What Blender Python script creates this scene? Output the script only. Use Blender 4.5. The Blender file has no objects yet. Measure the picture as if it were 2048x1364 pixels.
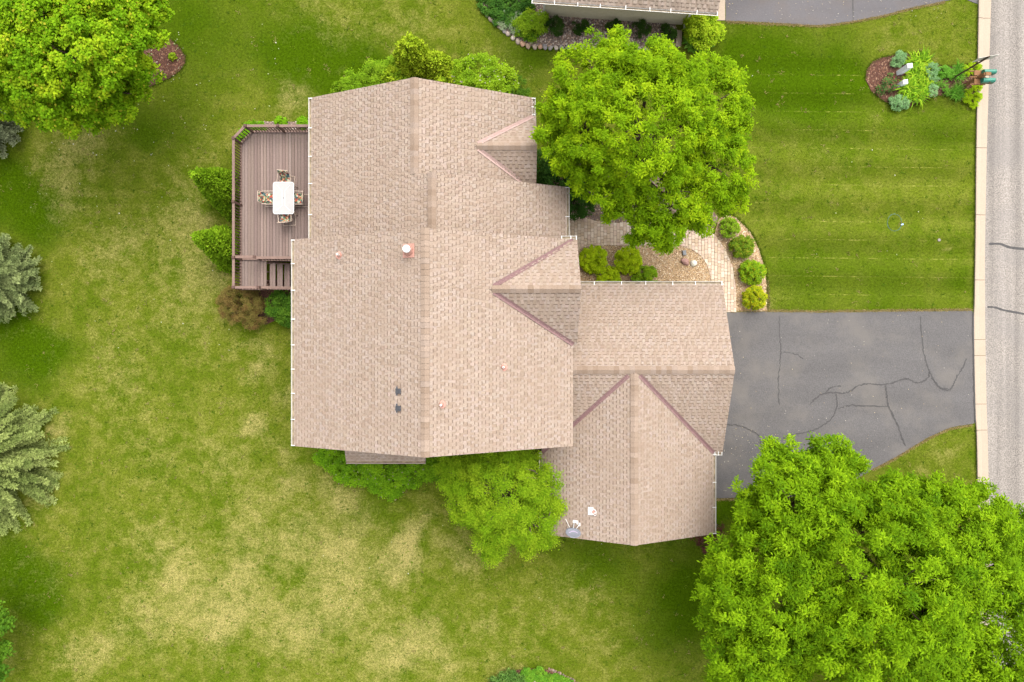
import bpy, math, random
import numpy as np
from mathutils import Vector, Matrix

# ------------------------------------------------------------------ camera, sky, sun, exposure
S = bpy.context.scene
COL = S.collection
H = 34.0            # drone height above the lawn, metres
FPX = 1400.0        # focal length in pixels of the 2048 px wide photograph
cam_d = bpy.data.cameras.new('drone_camera')
cam_d.sensor_width = 36.0
cam_d.lens = 36.0 * FPX / 2048.0
cam_d.clip_start = 0.1
cam_d.clip_end = 2000.0
cam = bpy.data.objects.new('drone_camera', cam_d)
COL.objects.link(cam)
cam.location = (0, 0, H)
S.camera = cam

SUN_EL, SUN_AZ = math.radians(62), math.radians(-28)      # azimuth measured from +Y towards -X
world = bpy.data.worlds.new('World')
S.world = world
world.use_nodes = True
wn = world.node_tree
wn.nodes.clear()
sky = wn.nodes.new('ShaderNodeTexSky')
sky.sky_type = 'NISHITA'
sky.sun_disc = False
sky.sun_elevation = SUN_EL
sky.sun_rotation = -SUN_AZ
sky.air_density = 1.0
sky.dust_density = 4.0
hs = wn.nodes.new('ShaderNodeHueSaturation')
hs.inputs['Saturation'].default_value = 0.22
bg = wn.nodes.new('ShaderNodeBackground')
bg.inputs['Strength'].default_value = 0.15
wo = wn.nodes.new('ShaderNodeOutputWorld')
wn.links.new(sky.outputs[0], hs.inputs['Color'])
wn.links.new(hs.outputs[0], bg.inputs['Color'])
wn.links.new(bg.outputs[0], wo.inputs['Surface'])

sd = bpy.data.lights.new('sun', 'SUN')
sd.energy = 0.5
sd.angle = math.radians(60)
sd.color = (1.0, 0.955, 0.89)
sun = bpy.data.objects.new('sun', sd)
COL.objects.link(sun)
sdir = Vector((-math.sin(SUN_AZ) * math.cos(SUN_EL), math.cos(SUN_AZ) * math.cos(SUN_EL), math.sin(SUN_EL)))
sun.rotation_euler = (-sdir).to_track_quat('-Z', 'Y').to_euler()
sun.location = (0, 0, 60)

S.view_settings.view_transform = 'Standard'
S.view_settings.look = 'None'
S.view_settings.gamma = 1.0
S.view_settings.use_curve_mapping = False
S.view_settings.exposure = 1.92
S.render.engine = 'CYCLES'
S.cycles.max_bounces = 6
S.cycles.diffuse_bounces = 4
S.cycles.glossy_bounces = 2
S.cycles.transmission_bounces = 4

R = random.Random(7)
NR = np.random.default_rng(11)


def at(px, py, z=0.0):
    """point at height z that the photograph shows at pixel (px, py)"""
    k = (H - z) / FPX
    return Vector(((px - 1024) * k, (682 - py) * k, z))


# ------------------------------------------------------------------ materials
MATS = {}


GAIN = 0.66


def mat(name, color=(0.5, 0.5, 0.5), rough=0.8, spec=0.3, noise=None, amt=0.15, bump=0.0, attr=False, metal=0.0,
        translucent=0.0, noise2=None, amt2=0.1, tint2=None, gain=GAIN):
    """noise = cycles per metre of the fine grain, noise2 = of the broad wear; attr: colour comes from the mesh attribute col"""
    if name in MATS:
        return MATS[name]
    m = bpy.data.materials.new(name)
    m.use_nodes = True
    nt = m.node_tree
    N, L = nt.nodes, nt.links
    p = N['Principled BSDF']
    p.inputs['Roughness'].default_value = rough
    p.inputs['Metallic'].default_value = metal
    p.inputs['Specular IOR Level'].default_value = spec
    if attr:
        a = N.new('ShaderNodeAttribute')
        a.attribute_name = 'col'
        vm = N.new('ShaderNodeVectorMath')
        vm.operation = 'SCALE'
        vm.inputs['Scale'].default_value = gain
        L.new(a.outputs['Color'], vm.inputs[0])
        out = vm.outputs[0]
    else:
        c = N.new('ShaderNodeRGB')
        c.outputs[0].default_value = (*[k * gain for k in color], 1)
        out = c.outputs[0]
    tc = N.new('ShaderNodeTexCoord')
    geo = N.new('ShaderNodeNewGeometry')
    nfac = None
    for k, (sc, am) in enumerate(((noise, amt), (noise2, amt2))):
        if not sc:
            continue
        n = N.new('ShaderNodeTexNoise')
        n.inputs['Scale'].default_value = sc
        n.inputs['Detail'].default_value = 4.0 if k == 0 else 5.0
        n.inputs['Roughness'].default_value = 0.6
        L.new(geo.outputs['Position'], n.inputs['Vector'])
        if k == 0:
            nfac = n.outputs['Fac']
        if k == 1 and tint2:
            mp = N.new('ShaderNodeMapRange')
            mp.interpolation_type = 'SMOOTHSTEP'
            mp.inputs['From Min'].default_value = 0.45
            mp.inputs['From Max'].default_value = 0.68
            mp.inputs['To Max'].default_value = am
            L.new(n.outputs['Fac'], mp.inputs['Value'])
            mx = N.new('ShaderNodeMix')
            mx.data_type = 'RGBA'
            L.new(mp.outputs[0], mx.inputs[0])
            L.new(out, mx.inputs[6])
            mx.inputs[7].default_value = (*[k * gain for k in tint2], 1)
            out = mx.outputs[2]
            continue
        mp = N.new('ShaderNodeMapRange')
        mp.inputs['From Min'].default_value = 0.3
        mp.inputs['From Max'].default_value = 0.7
        mp.inputs['To Min'].default_value = 1 - am
        mp.inputs['To Max'].default_value = 1 + am
        L.new(n.outputs['Fac'], mp.inputs['Value'])
        mx = N.new('ShaderNodeMix')
        mx.data_type = 'RGBA'
        mx.blend_type = 'MULTIPLY'
        mx.inputs[0].default_value = 1
        L.new(out, mx.inputs[6])
        L.new(mp.outputs[0], mx.inputs[7])
        out = mx.outputs[2]
    L.new(out, p.inputs['Base Color'])
    if bump and nfac:
        b = N.new('ShaderNodeBump')
        b.inputs['Strength'].default_value = bump
        b.inputs['Distance'].default_value = 0.02
        L.new(nfac, b.inputs['Height'])
        L.new(b.outputs[0], p.inputs['Normal'])
    if translucent:
        t = N.new('ShaderNodeBsdfTranslucent')
        g = N.new('ShaderNodeMix')
        g.data_type = 'RGBA'
        g.blend_type = 'MULTIPLY'
        g.inputs[0].default_value = 1
        L.new(out, g.inputs[6])
        g.inputs[7].default_value = (1.3, 1.25, 0.4, 1)
        L.new(g.outputs[2], t.inputs['Color'])
        ms = N.new('ShaderNodeMixShader')
        ms.inputs[0].default_value = translucent
        L.new(p.outputs[0], ms.inputs[1])
        L.new(t.outputs[0], ms.inputs[2])
        L.new(ms.outputs[0], N['Material Output'].inputs['Surface'])
    MATS[name] = m
    return m


M_SHINGLE = mat('shingle_granules', attr=True, rough=0.95, spec=0.04, noise=22, amt=0.16, noise2=.55, amt2=.40, tint2=(.315, .232, .172))
M_FASCIA = mat('fascia_paint', (0.56, 0.43, 0.37), rough=0.6, noise=3, amt=0.05)
M_SIDING = mat('house_siding', (0.42, 0.36, 0.28), rough=0.7, noise=6, amt=0.06)
M_WHITE = mat('white_gutter_paint', (0.60, 0.56, 0.49), rough=0.45, spec=0.4, noise=8, amt=0.08, noise2=1.1, amt2=0.5, tint2=(0.43, 0.39, 0.31))
M_BRIGHT = mat('bright_white_plastic', (0.78, 0.76, 0.72), rough=0.4, spec=0.4, noise=9, amt=0.04)
M_VALLEY = mat('mauve_valley_metal', (0.225, 0.128, 0.122), rough=0.55, noise=5, amt=0.12)
M_VALLEY_PALE = mat('faded_pink_valley_metal', (0.46, 0.315, 0.275), rough=0.6, noise=5, amt=0.1)
M_BOOT = mat('faded_salmon_boot', (0.50, 0.26, 0.20), rough=0.7, noise=12, amt=0.12)
M_DARKMETAL = mat('dark_vent_metal', (0.085, 0.085, 0.095), rough=0.5, noise=10, amt=0.15)
M_BLACK = mat('dark_hole', (0.015, 0.013, 0.012), rough=0.9)
M_DECK = mat('deck_board_stain', attr=True, rough=0.75, spec=0.25, noise=14, amt=0.14, bump=0.15, noise2=.8, amt2=.35, tint2=(.20, .145, .125))
M_RAIL = mat('railing_stain', (0.215, 0.135, 0.105), rough=0.7, noise=9, amt=0.14)
M_BALUSTER = mat('dark_brown_baluster_stain', (0.105, 0.055, 0.04), rough=0.7, noise=9, amt=0.15)
M_CHAIR = mat('tan_chair_tube', (0.55, 0.42, 0.32), rough=0.4, spec=0.5)
M_TABLE = mat('frosted_table_top', (0.40, 0.385, 0.365), rough=0.45, spec=0.5, noise=7, amt=0.04)
M_ASPHALT = mat('driveway_asphalt', (0.122, 0.114, 0.110), rough=0.92, spec=0.15, noise=26, amt=0.24, bump=0.4, noise2=0.5, amt2=0.8, tint2=(0.158, 0.143, 0.128))
M_ASPHALT_B = mat('neighbour_asphalt', (0.128, 0.119, 0.121), rough=0.9, spec=0.15, noise=30, amt=0.14, bump=0.4, noise2=0.5, amt2=0.5, tint2=(0.14, 0.115, 0.10))
M_SEAL = mat('crack_sealant', (0.060, 0.055, 0.052), rough=0.7, spec=0.3, noise=10, amt=0.2)
M_CONCRETE = mat('kerb_concrete', (0.43, 0.345, 0.258), rough=0.9, spec=0.15, noise=18, amt=0.08, noise2=0.9, amt2=0.35, tint2=(0.38, 0.31, 0.23))
M_JOINT = mat('joint_dirt', (0.16, 0.12, 0.075), rough=0.95)
M_PAVER = mat('paver_concrete', gain=0.86, attr=True, rough=0.9, spec=0.15, noise=25, amt=0.12, bump=0.3)
M_STONE = mat('stone', gain=0.82, attr=True, rough=0.85, spec=0.2, noise=30, amt=0.15, bump=0.4)
M_MULCH = mat('brown_wood_mulch', (0.105, 0.050, 0.034), rough=0.95, spec=0.1, noise=20, amt=0.55, bump=0.8)
M_CHIP = mat('mulch_chips', attr=True, rough=0.95, spec=0.1)
M_SOIL_PEA = mat('pea_gravel_bed', (0.44, 0.30, 0.165), rough=0.95, spec=0.1, noise=26, amt=0.45, bump=0.7)
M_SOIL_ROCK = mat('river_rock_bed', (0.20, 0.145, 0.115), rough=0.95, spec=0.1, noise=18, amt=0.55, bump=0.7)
M_BARK = mat('bark', (0.11, 0.075, 0.05), rough=0.95, spec=0.1, noise=12, amt=0.3, bump=0.6)
M_LEAF = mat('leaf', attr=True, rough=0.5, spec=0.025, translucent=0.36, gain=1.12)
M_NEEDLE = mat('conifer_needles', attr=True, rough=0.7, spec=0.03, translucent=0.1, gain=1.1)
M_GRASS = mat('grass_blades', attr=True, rough=0.7, spec=0.02, translucent=0.2)
M_WOOD = mat('weathered_wood', (0.24, 0.115, 0.045), rough=0.8, noise=10, amt=0.25)
M_WOODDARK = mat('dark_brown_wood', (0.075, 0.042, 0.022), rough=0.8, noise=8, amt=0.3)
M_GREEN = mat('green_mailbox_enamel', (0.008, 0.185, 0.115), rough=0.35, spec=0.5, noise=5, amt=0.06)
M_PEDESTAL = mat('pale_green_grey_plastic', (0.86, 0.90, 0.89), rough=0.5, noise=8, amt=0.06)
M_PANEL = mat('pale_sign_metal', (0.62, 0.58, 0.50), rough=0.5, noise=6, amt=0.1)
M_DISH = mat('grey_dish_enamel', (0.21, 0.22, 0.255), rough=0.45, spec=0.4, noise=6, amt=0.05)
M_LOGO = mat('pale_mauve_print', (0.45, 0.36, 0.50), rough=0.5)
M_NSIDING = mat('sage_lap_siding', (0.68, 0.605, 0.43), rough=0.7, noise=7, amt=0.08)
M_STUFF = mat('litter', attr=True, rough=0.8)


def cushion_material():
    m = bpy.data.materials.new('floral_cushion')
    m.use_nodes = True
    N, L = m.node_tree.nodes, m.node_tree.links
    p = N['Principled BSDF']
    p.inputs['Roughness'].default_value = 0.9
    tc = N.new('ShaderNodeTexCoord')
    v = N.new('ShaderNodeTexVoronoi')
    v.inputs['Scale'].default_value = 15.0
    L.new(tc.outputs['Object'], v.inputs['Vector'])
    sp = N.new('ShaderNodeSeparateColor')
    L.new(v.outputs['Color'], sp.inputs[0])
    r = N.new('ShaderNodeValToRGB')
    r.color_ramp.interpolation = 'CONSTANT'
    e = r.color_ramp.elements
    cols = [(0.0, (0.015, 0.025, 0.032)), (0.22, (0.30, 0.27, 0.15)), (0.36, (0.05, 0.085, 0.035)), (0.54, (0.30, 0.04, 0.018)),
            (0.68, (0.34, 0.32, 0.23)), (0.78, (0.025, 0.065, 0.075)), (0.92, (0.13, 0.16, 0.07))]
    e[0].position, e[0].color = cols[0][0], (*cols[0][1], 1)
    e[1].position, e[1].color = cols[1][0], (*cols[1][1], 1)
    for q, c in cols[2:]:
        x = e.new(q)
        x.color = (*c, 1)
    L.new(sp.outputs[0], r.inputs[0])
    L.new(r.outputs[0], p.inputs['Base Color'])
    return m


M_CUSHION = cushion_material()

# ------------------------------------------------------------------ object helpers


def tag(o, label=None, cat=None, group=None, kind=None):
    if label: o['label'] = label
    if cat: o['category'] = cat
    if group: o['group'] = group
    if kind: o['kind'] = kind
    return o


def empty(name, loc, rz=0.0):
    o = bpy.data.objects.new(name, None)
    COL.objects.link(o)
    o.empty_display_size = 0.3
    o.location = loc
    o.rotation_euler = (0, 0, rz)
    return o


def link(name, me, m=None, parent=None, loc=(0, 0, 0)):
    o = bpy.data.objects.new(name, me)
    COL.objects.link(o)
    if m is not None and not me.materials:
        me.materials.append(m)
    o.parent = parent
    o.location = loc
    return o


def copy_tree(o, parent=None):
    c = o.copy()
    COL.objects.link(c)
    c.parent = parent
    for ch in list(o.children):
        copy_tree(ch, c)
    return c


class MB:
    """collects faces; build() links them as ONE mesh object whose origin is `origin`"""

    def __init__(self):
        self.v, self.f, self.c = [], [], []

    def face(self, pts, col=(0.5, 0.5, 0.5)):
        n = len(self.v)
        self.v.extend([tuple(p) for p in pts])
        self.f.append(tuple(range(n, n + len(pts))))
        self.c.append(col)

    def raw(self, vs, fs, col=(0.5, 0.5, 0.5)):
        n = len(self.v)
        self.v.extend([tuple(p) for p in vs])
        for f in fs:
            self.f.append(tuple(i + n for i in f))
            self.c.append(col)

    def box(self, cx, cy, cz, sx, sy, sz, rz=0.0, col=(0.5, 0.5, 0.5), bevel=0.0):
        hx, hy, hz = sx / 2, sy / 2, sz / 2
        c, s = math.cos(rz), math.sin(rz)
        if bevel <= 0:
            vs = [(x, y, z) for z in (-hz, hz) for x, y in ((-hx, -hy), (hx, -hy), (hx, hy), (-hx, hy))]
            fs = [(3, 2, 1, 0), (4, 5, 6, 7), (0, 1, 5, 4), (1, 2, 6, 5), (2, 3, 7, 6), (3, 0, 4, 7)]
        else:
            b = min(bevel, hx * .9, hy * .9, hz * .9)
            vs = [(x, y, -hz) for x, y in ((-hx, -hy), (hx, -hy), (hx, hy), (-hx, hy))]
            vs += [(x, y, hz - b) for x, y in ((-hx, -hy), (hx, -hy), (hx, hy), (-hx, hy))]
            vs += [(x, y, hz) for x, y in ((-hx + b, -hy + b), (hx - b, -hy + b), (hx - b, hy - b), (-hx + b, hy - b))]
            fs = [(3, 2, 1, 0), (8, 9, 10, 11)]
            for k in (0, 4):
                for i in range(4):
                    j = (i + 1) % 4
                    fs.append((k + i, k + j, k + 4 + j, k + 4 + i))
        self.raw([(cx + x * c - y * s, cy + x * s + y * c, cz + z) for x, y, z in vs], fs, col)

    def bar(self, a, b, w, h, col=(0.5, 0.5, 0.5)):
        """box of width w (horizontal) and height h from a to b"""
        a, b = Vector(a), Vector(b)
        d = (b - a).normalized()
        up = Vector((0, 0, 1)) if abs(d.z) < 0.95 else Vector((0, 1, 0))
        s = d.cross(up).normalized()
        u = s.cross(d).normalized()
        q = [s * (-w / 2) + u * (-h / 2), s * (w / 2) + u * (-h / 2), s * (w / 2) + u * (h / 2), s * (-w / 2) + u * (h / 2)]
        vs = [a + k for k in q] + [b + k for k in q]
        self.raw(vs, [(3, 2, 1, 0), (4, 5, 6, 7), (0, 1, 5, 4), (1, 2, 6, 5), (2, 3, 7, 6), (3, 0, 4, 7)], col)

    def tube(self, pts, rad, n=8, col=(0.5, 0.5, 0.5), cap=True):
        pts = [Vector(p) for p in pts]
        if not isinstance(rad, (list, tuple)):
            rad = [rad] * len(pts)
        base = len(self.v)
        prev = None
        for i, p in enumerate(pts):
            d = (pts[min(i + 1, len(pts) - 1)] - pts[max(i - 1, 0)]).normalized()
            if prev is None:
                ref = Vector((0, 0, 1)) if abs(d.z) < 0.9 else Vector((1, 0, 0))
                s = d.cross(ref).normalized()
            else:
                s = (prev - d * prev.dot(d)).normalized()
            prev = s
            t = d.cross(s)
            for k in range(n):
                a = 2 * math.pi * k / n
                self.v.append(tuple(p + (s * math.cos(a) + t * math.sin(a)) * rad[i]))
        for i in range(len(pts) - 1):
            for k in range(n):
                k2 = (k + 1) % n
                self.f.append((base + i * n + k, base + i * n + k2, base + (i + 1) * n + k2, base + (i + 1) * n + k))
                self.c.append(col)
        if cap:
            self.f.append(tuple(base + k for k in reversed(range(n))))
            self.f.append(tuple(base + (len(pts) - 1) * n + k for k in range(n)))
            self.c += [col, col]

    def lathe(self, prof, c, n=16, col=(0.5, 0.5, 0.5)):
        """prof = [(r, z)...] round the vertical axis through c"""
        base = len(self.v)
        for r, z in prof:
            for k in range(n):
                a = 2 * math.pi * k / n
                self.v.append((c[0] + r * math.cos(a), c[1] + r * math.sin(a), c[2] + z))
        for i in range(len(prof) - 1):
            for k in range(n):
                k2 = (k + 1) % n
                self.f.append((base + i * n + k, base + i * n + k2, base + (i + 1) * n + k2, base + (i + 1) * n + k))
                self.c.append(col)
        self.f.append(tuple(base + (len(prof) - 1) * n + k for k in range(n)))
        self.c.append(col)

    def prism(self, poly, z0, z1, col=(0.5, 0.5, 0.5)):
        n = len(poly)
        vs = [(p[0], p[1], z0) for p in poly] + [(p[0], p[1], z1) for p in poly]
        fs = [tuple(reversed(range(n))), tuple(range(n, 2 * n))] + [(i, (i + 1) % n, n + (i + 1) % n, n + i) for i in range(n)]
        self.raw(vs, fs, col)

    def mesh(self, name, origin=(0, 0, 0), smooth=False):
        me = bpy.data.meshes.new(name)
        ox, oy, oz = origin
        me.from_pydata([(x - ox, y - oy, z - oz) for x, y, z in self.v], [], self.f)
        a = me.attributes.new('col', 'FLOAT_COLOR', 'FACE')
        arr = np.ones((len(self.c), 4), np.float32)
        arr[:, :3] = np.array(self.c, np.float32).reshape(-1, 3)
        a.data.foreach_set('color', arr.ravel())
        if smooth:
            me.polygons.foreach_set('use_smooth', [True] * len(me.polygons))
        me.update()
        return me

    def build(self, name, m, parent=None, origin=None, smooth=False):
        """vertices are given in the parent's frame when the parent is rotated, else in world space"""
        if parent is not None and origin is None:
            q, loc = parent, False
            while q is not None:
                loc = loc or bool(q.get('local'))
                q = q.parent
            org = (0, 0, 0) if loc else parent_world(parent)
            return link(name, self.mesh(name, org, smooth), m, parent)
        if origin is None:
            origin = (0, 0, 0)
        o = link(name, self.mesh(name, origin, smooth), m, parent)
        if parent is None:
            o.location = origin
        return o


def parent_world(o):
    p = Vector((0, 0, 0))
    while o is not None:
        p = p + o.location
        o = o.parent
    return tuple(p)


def np_mesh(name, V, nf, col, k=4):
    """nf faces of k vertices each, laid out one after the other in V"""
    me = bpy.data.meshes.new(name)
    nv = len(V)
    me.vertices.add(nv)
    me.vertices.foreach_set('co', np.ascontiguousarray(V, np.float32).ravel())
    me.loops.add(nf * k)
    me.loops.foreach_set('vertex_index', np.arange(nf * k, dtype=np.int32))
    me.polygons.add(nf)
    me.polygons.foreach_set('loop_start', np.arange(0, nf * k, k, dtype=np.int32))
    me.update(calc_edges=True)
    a = me.attributes.new('col', 'FLOAT_COLOR', 'FACE')
    arr = np.ones((nf, 4), np.float32)
    arr[:, :3] = col
    a.data.foreach_set('color', arr.ravel())
    return me


def clip(poly, inside, cut):
    out = []
    for i in range(len(poly)):
        a, b = poly[i - 1], poly[i]
        ia, ib = inside(a), inside(b)
        if ib:
            if not ia: out.append(cut(a, b))
            out.append(b)
        elif ia:
            out.append(cut(a, b))
    return out


def clip_convex(subject, conv):
    """Sutherland-Hodgman, conv counter-clockwise"""
    out = list(subject)
    for i in range(len(conv)):
        ax, ay = conv[i - 1]
        bx, by = conv[i]
        ex, ey = bx - ax, by - ay

        def d(p): return ex * (p[1] - ay) - ey * (p[0] - ax)

        def cut(p, q):
            dp, dq = d(p), d(q)
            t = dp / (dp - dq)
            return (p[0] + (q[0] - p[0]) * t, p[1] + (q[1] - p[1]) * t)
        out = clip(out, lambda p: d(p) >= -1e-9, cut)
        if len(out) < 3:
            return []
    return out


def area(p):
    return 0.5 * sum(p[i - 1][0] * p[i][1] - p[i][0] * p[i - 1][1] for i in range(len(p)))


def inside_poly(x, y, poly):
    c = False
    for i in range(len(poly)):
        x1, y1 = poly[i - 1]
        x2, y2 = poly[i]
        if (y1 > y) != (y2 > y) and x < (x2 - x1) * (y - y1) / (y2 - y1) + x1:
            c = not c
    return c


def ground_poly(pts, z=0.0):
    return [tuple(at(x, y, z)[:2]) for x, y in pts]


def smooth_line(pts, n=6, closed=False):
    """Catmull-Rom through 2-D points"""
    P = [np.array(p, float) for p in pts]
    out = []
    m = len(P)
    for i in range(m if closed else m - 1):
        p0 = P[(i - 1) % m] if (closed or i > 0) else P[i]
        p1, p2 = P[i], P[(i + 1) % m]
        p3 = P[(i + 2) % m] if (closed or i + 2 < m) else p2
        for k in range(n):
            t = k / n
            out.append(tuple(0.5 * (2 * p1 + (p2 - p0) * t + (2 * p0 - 5 * p1 + 4 * p2 - p3) * t * t + (3 * p1 - p0 - 3 * p2 + p3) * t ** 3)))
    if not closed:
        out.append(tuple(P[-1]))
    return out


def vary(c, a=0.12):
    k = 1 + R.uniform(-a, a)
    return tuple(max(0, x * k * (1 + R.uniform(-a, a) * .3)) for x in c)
# ------------------------------------------------------------------ lawn: one sheet out to the horizon
DRY = [(150, 290, 70, .45), (120, 350, 60, .35), (130, 400, 60, .35), (205, 480, 60, .3), (235, 520, 60, .35), (300, 620, 80, .2), (510, 745, 32, .75),
       (508, 700, 22, .55), (570, 800, 26, .55), (525, 860, 30, .8), (562, 905, 22, .5), (460, 690, 30, .35), (668, 985, 45, .7), (575, 975, 40, .55),
       (400, 1170, 90, .3), (270, 1235, 45, .5), (345, 1225, 55, .45), (160, 1310, 50, .55), (215, 1290, 40, .5), (500, 1190, 70, .35), (560, 1260, 60, .5), (430, 1225, 40, .4), (300, 1290, 40, .4), (480, 1140, 40, .4), (350, 1150, 30, .4),
       (620, 1290, 60, .5), (700, 1160, 75, .6), (832, 1080, 36, 1.0), (795, 1130, 42, .75), (830, 1120, 30, .7), (720, 1062, 45, .5), (680, 1090, 40, .5),
       (780, 1300, 70, .7), (850, 1300, 50, .5), (935, 1105, 50, .5), (920, 1020, 30, .4), (900, 1340, 40, .5), (600, 1110, 60, .5), (520, 1080, 60, .4),
       (480, 1010, 60, .35), (340, 1100, 80, .35), (610, 1050, 40, .3), (380, 650, 50, .3), (440, 900, 60, .35), (300, 900, 70, .25), (250, 780, 60, .3),
       (200, 700, 60, .3), (130, 850, 26, .9), (180, 270, 60, .35), (486, 184, 6, 1.0), (560, 190, 45, .5), (590, 225, 40, .55), (350, 470, 80, .5),
       (400, 560, 70, .45), (430, 490, 40, .4), (420, 300, 60, .3), (370, 380, 60, .35), (760, 30, 110, .3), (640, 40, 80, .25), (960, 110, 60, .3),
       (850, 60, 60, .3), (1040, 130, 50, .25), (1150, 20, 60, .2), (1170, 1190, 60, .25), (1230, 1290, 80, .25), (1080, 1240, 70, .2),
       (1750, 230, 60, .35), (1850, 60, 60, .35), (1780, 90, 35, .4), (1600, 70, 40, .35), (1640, 280, 70, .3), (1700, 380, 70, .25), (1880, 330, 60, .2),
       (1540, 600, 20, .5), (1590, 590, 40, .25), (1560, 250, 30, .35), (1560, 380, 40, .3), (1900, 900, 70, .25), (1830, 950, 40, .5), (1880, 880, 30, .4), (1460, 60, 30, .4),
       (1880, 480, 9, .9), (400, 430, 40, .4), (455, 540, 26, .5), (440, 1230, 80, .4), (650, 1210, 60, .4), (960, 1250, 50, .3), (60, 1000, 40, .3), (1020, 1330, 40, .5)]
LUSH_SHADE = [(380, 40, 110, .5), (360, 240, 80, .35), (280, 280, 50, .5), (600, 130, 90, .7), (720, 150, 60, .75), (740, 140, 90, .4), (60, 690, 75, .9), (40, 400, 75, .7), (100, 420, 60, .3),  # lush dark grass; spots by trees and edges also hold painted shade
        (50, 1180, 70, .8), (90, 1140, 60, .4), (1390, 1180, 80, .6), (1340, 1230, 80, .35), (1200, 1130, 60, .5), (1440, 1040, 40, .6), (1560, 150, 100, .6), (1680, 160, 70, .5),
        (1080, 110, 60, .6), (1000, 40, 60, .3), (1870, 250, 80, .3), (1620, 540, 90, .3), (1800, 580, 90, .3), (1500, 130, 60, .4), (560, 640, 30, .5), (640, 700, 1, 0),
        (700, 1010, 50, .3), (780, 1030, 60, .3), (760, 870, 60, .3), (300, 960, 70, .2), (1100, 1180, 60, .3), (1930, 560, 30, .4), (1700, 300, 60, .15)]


def lawn_sheet():
    fx = np.arange(-29, 29.01, 0.16)
    fy = np.arange(-21, 21.01, 0.16)
    far = np.array([-420, -220, -120, -70, -45, -35])
    X = np.concatenate([far, fx, -far[::-1]])
    Y = np.concatenate([far, fy, -far[::-1]])
    gx, gy = np.meshgrid(X, Y)
    nx, ny = len(X), len(Y)
    px = gx * FPX / H + 1024
    py = 682 - gy * FPX / H
    # gentle warp so the worn patches get ragged outlines
    wx = px + 9 * np.sin(py / 17 + 1.3) + 6 * np.sin(px / 9 + py / 13) + 14 * np.sin(py / 41)
    wy = py + 9 * np.sin(px / 19 + .4) + 6 * np.sin(py / 8 - px / 15) + 14 * np.sin(px / 47 + 2)
    dry = np.zeros_like(px)
    lush_shade = np.zeros_like(px)
    for x, y, r, a in DRY:
        dry += a * np.exp(-((wx - x) ** 2 + (wy - y) ** 2) / (2 * (r * .62) ** 2))
    for x, y, r, a in LUSH_SHADE:
        lush_shade += a * np.exp(-((wx - x) ** 2 + (wy - y) ** 2) / (2 * (r * .75) ** 2))
    # the back lawn is thirstier than the watered front lawn
    back = 1 / (1 + np.exp((px - 1250) / 90))
    south = 1 / (1 + np.exp((620 - py) / 160))
    dry *= .78
    dry += 0.15 * back * south + 0.09 * back
    lush_shade += .22 * (1 - back) + .30 / (1 + np.exp((wx - 55) / 22)) + .22 / (1 + np.exp((wy - 150) / 40)) * np.exp(-((wx - 500) / 300) ** 2)  # left and top darkening in the grass colour is partly shade and vignetting
    # front lawn stripe mask
    sm = (1 / (1 + np.exp((1440 - px) / 15))) * (1 / (1 + np.exp((120 - py) / 12))) * (1 / (1 + np.exp((py - 600) / 10)))
    V = np.stack([gx.ravel(), gy.ravel(), np.zeros(nx * ny)], 1)
    idx = np.arange(nx * ny).reshape(ny, nx)
    F = np.stack([idx[:-1, :-1], idx[:-1, 1:], idx[1:, 1:], idx[1:, :-1]], -1).reshape(-1, 4)
    me = bpy.data.meshes.new('lawn')
    me.vertices.add(len(V))
    me.vertices.foreach_set('co', V.astype(np.float32).ravel())
    me.loops.add(F.size)
    me.loops.foreach_set('vertex_index', F.astype(np.int32).ravel())
    me.polygons.add(len(F))
    me.polygons.foreach_set('loop_start', np.arange(0, F.size, 4, dtype=np.int32))
    me.update(calc_edges=True)
    for n, arr in (('dry', dry), ('lush_shade', lush_shade), ('stripe', sm)):
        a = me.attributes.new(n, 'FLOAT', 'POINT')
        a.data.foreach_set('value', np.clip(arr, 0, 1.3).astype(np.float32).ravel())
    return me


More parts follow.
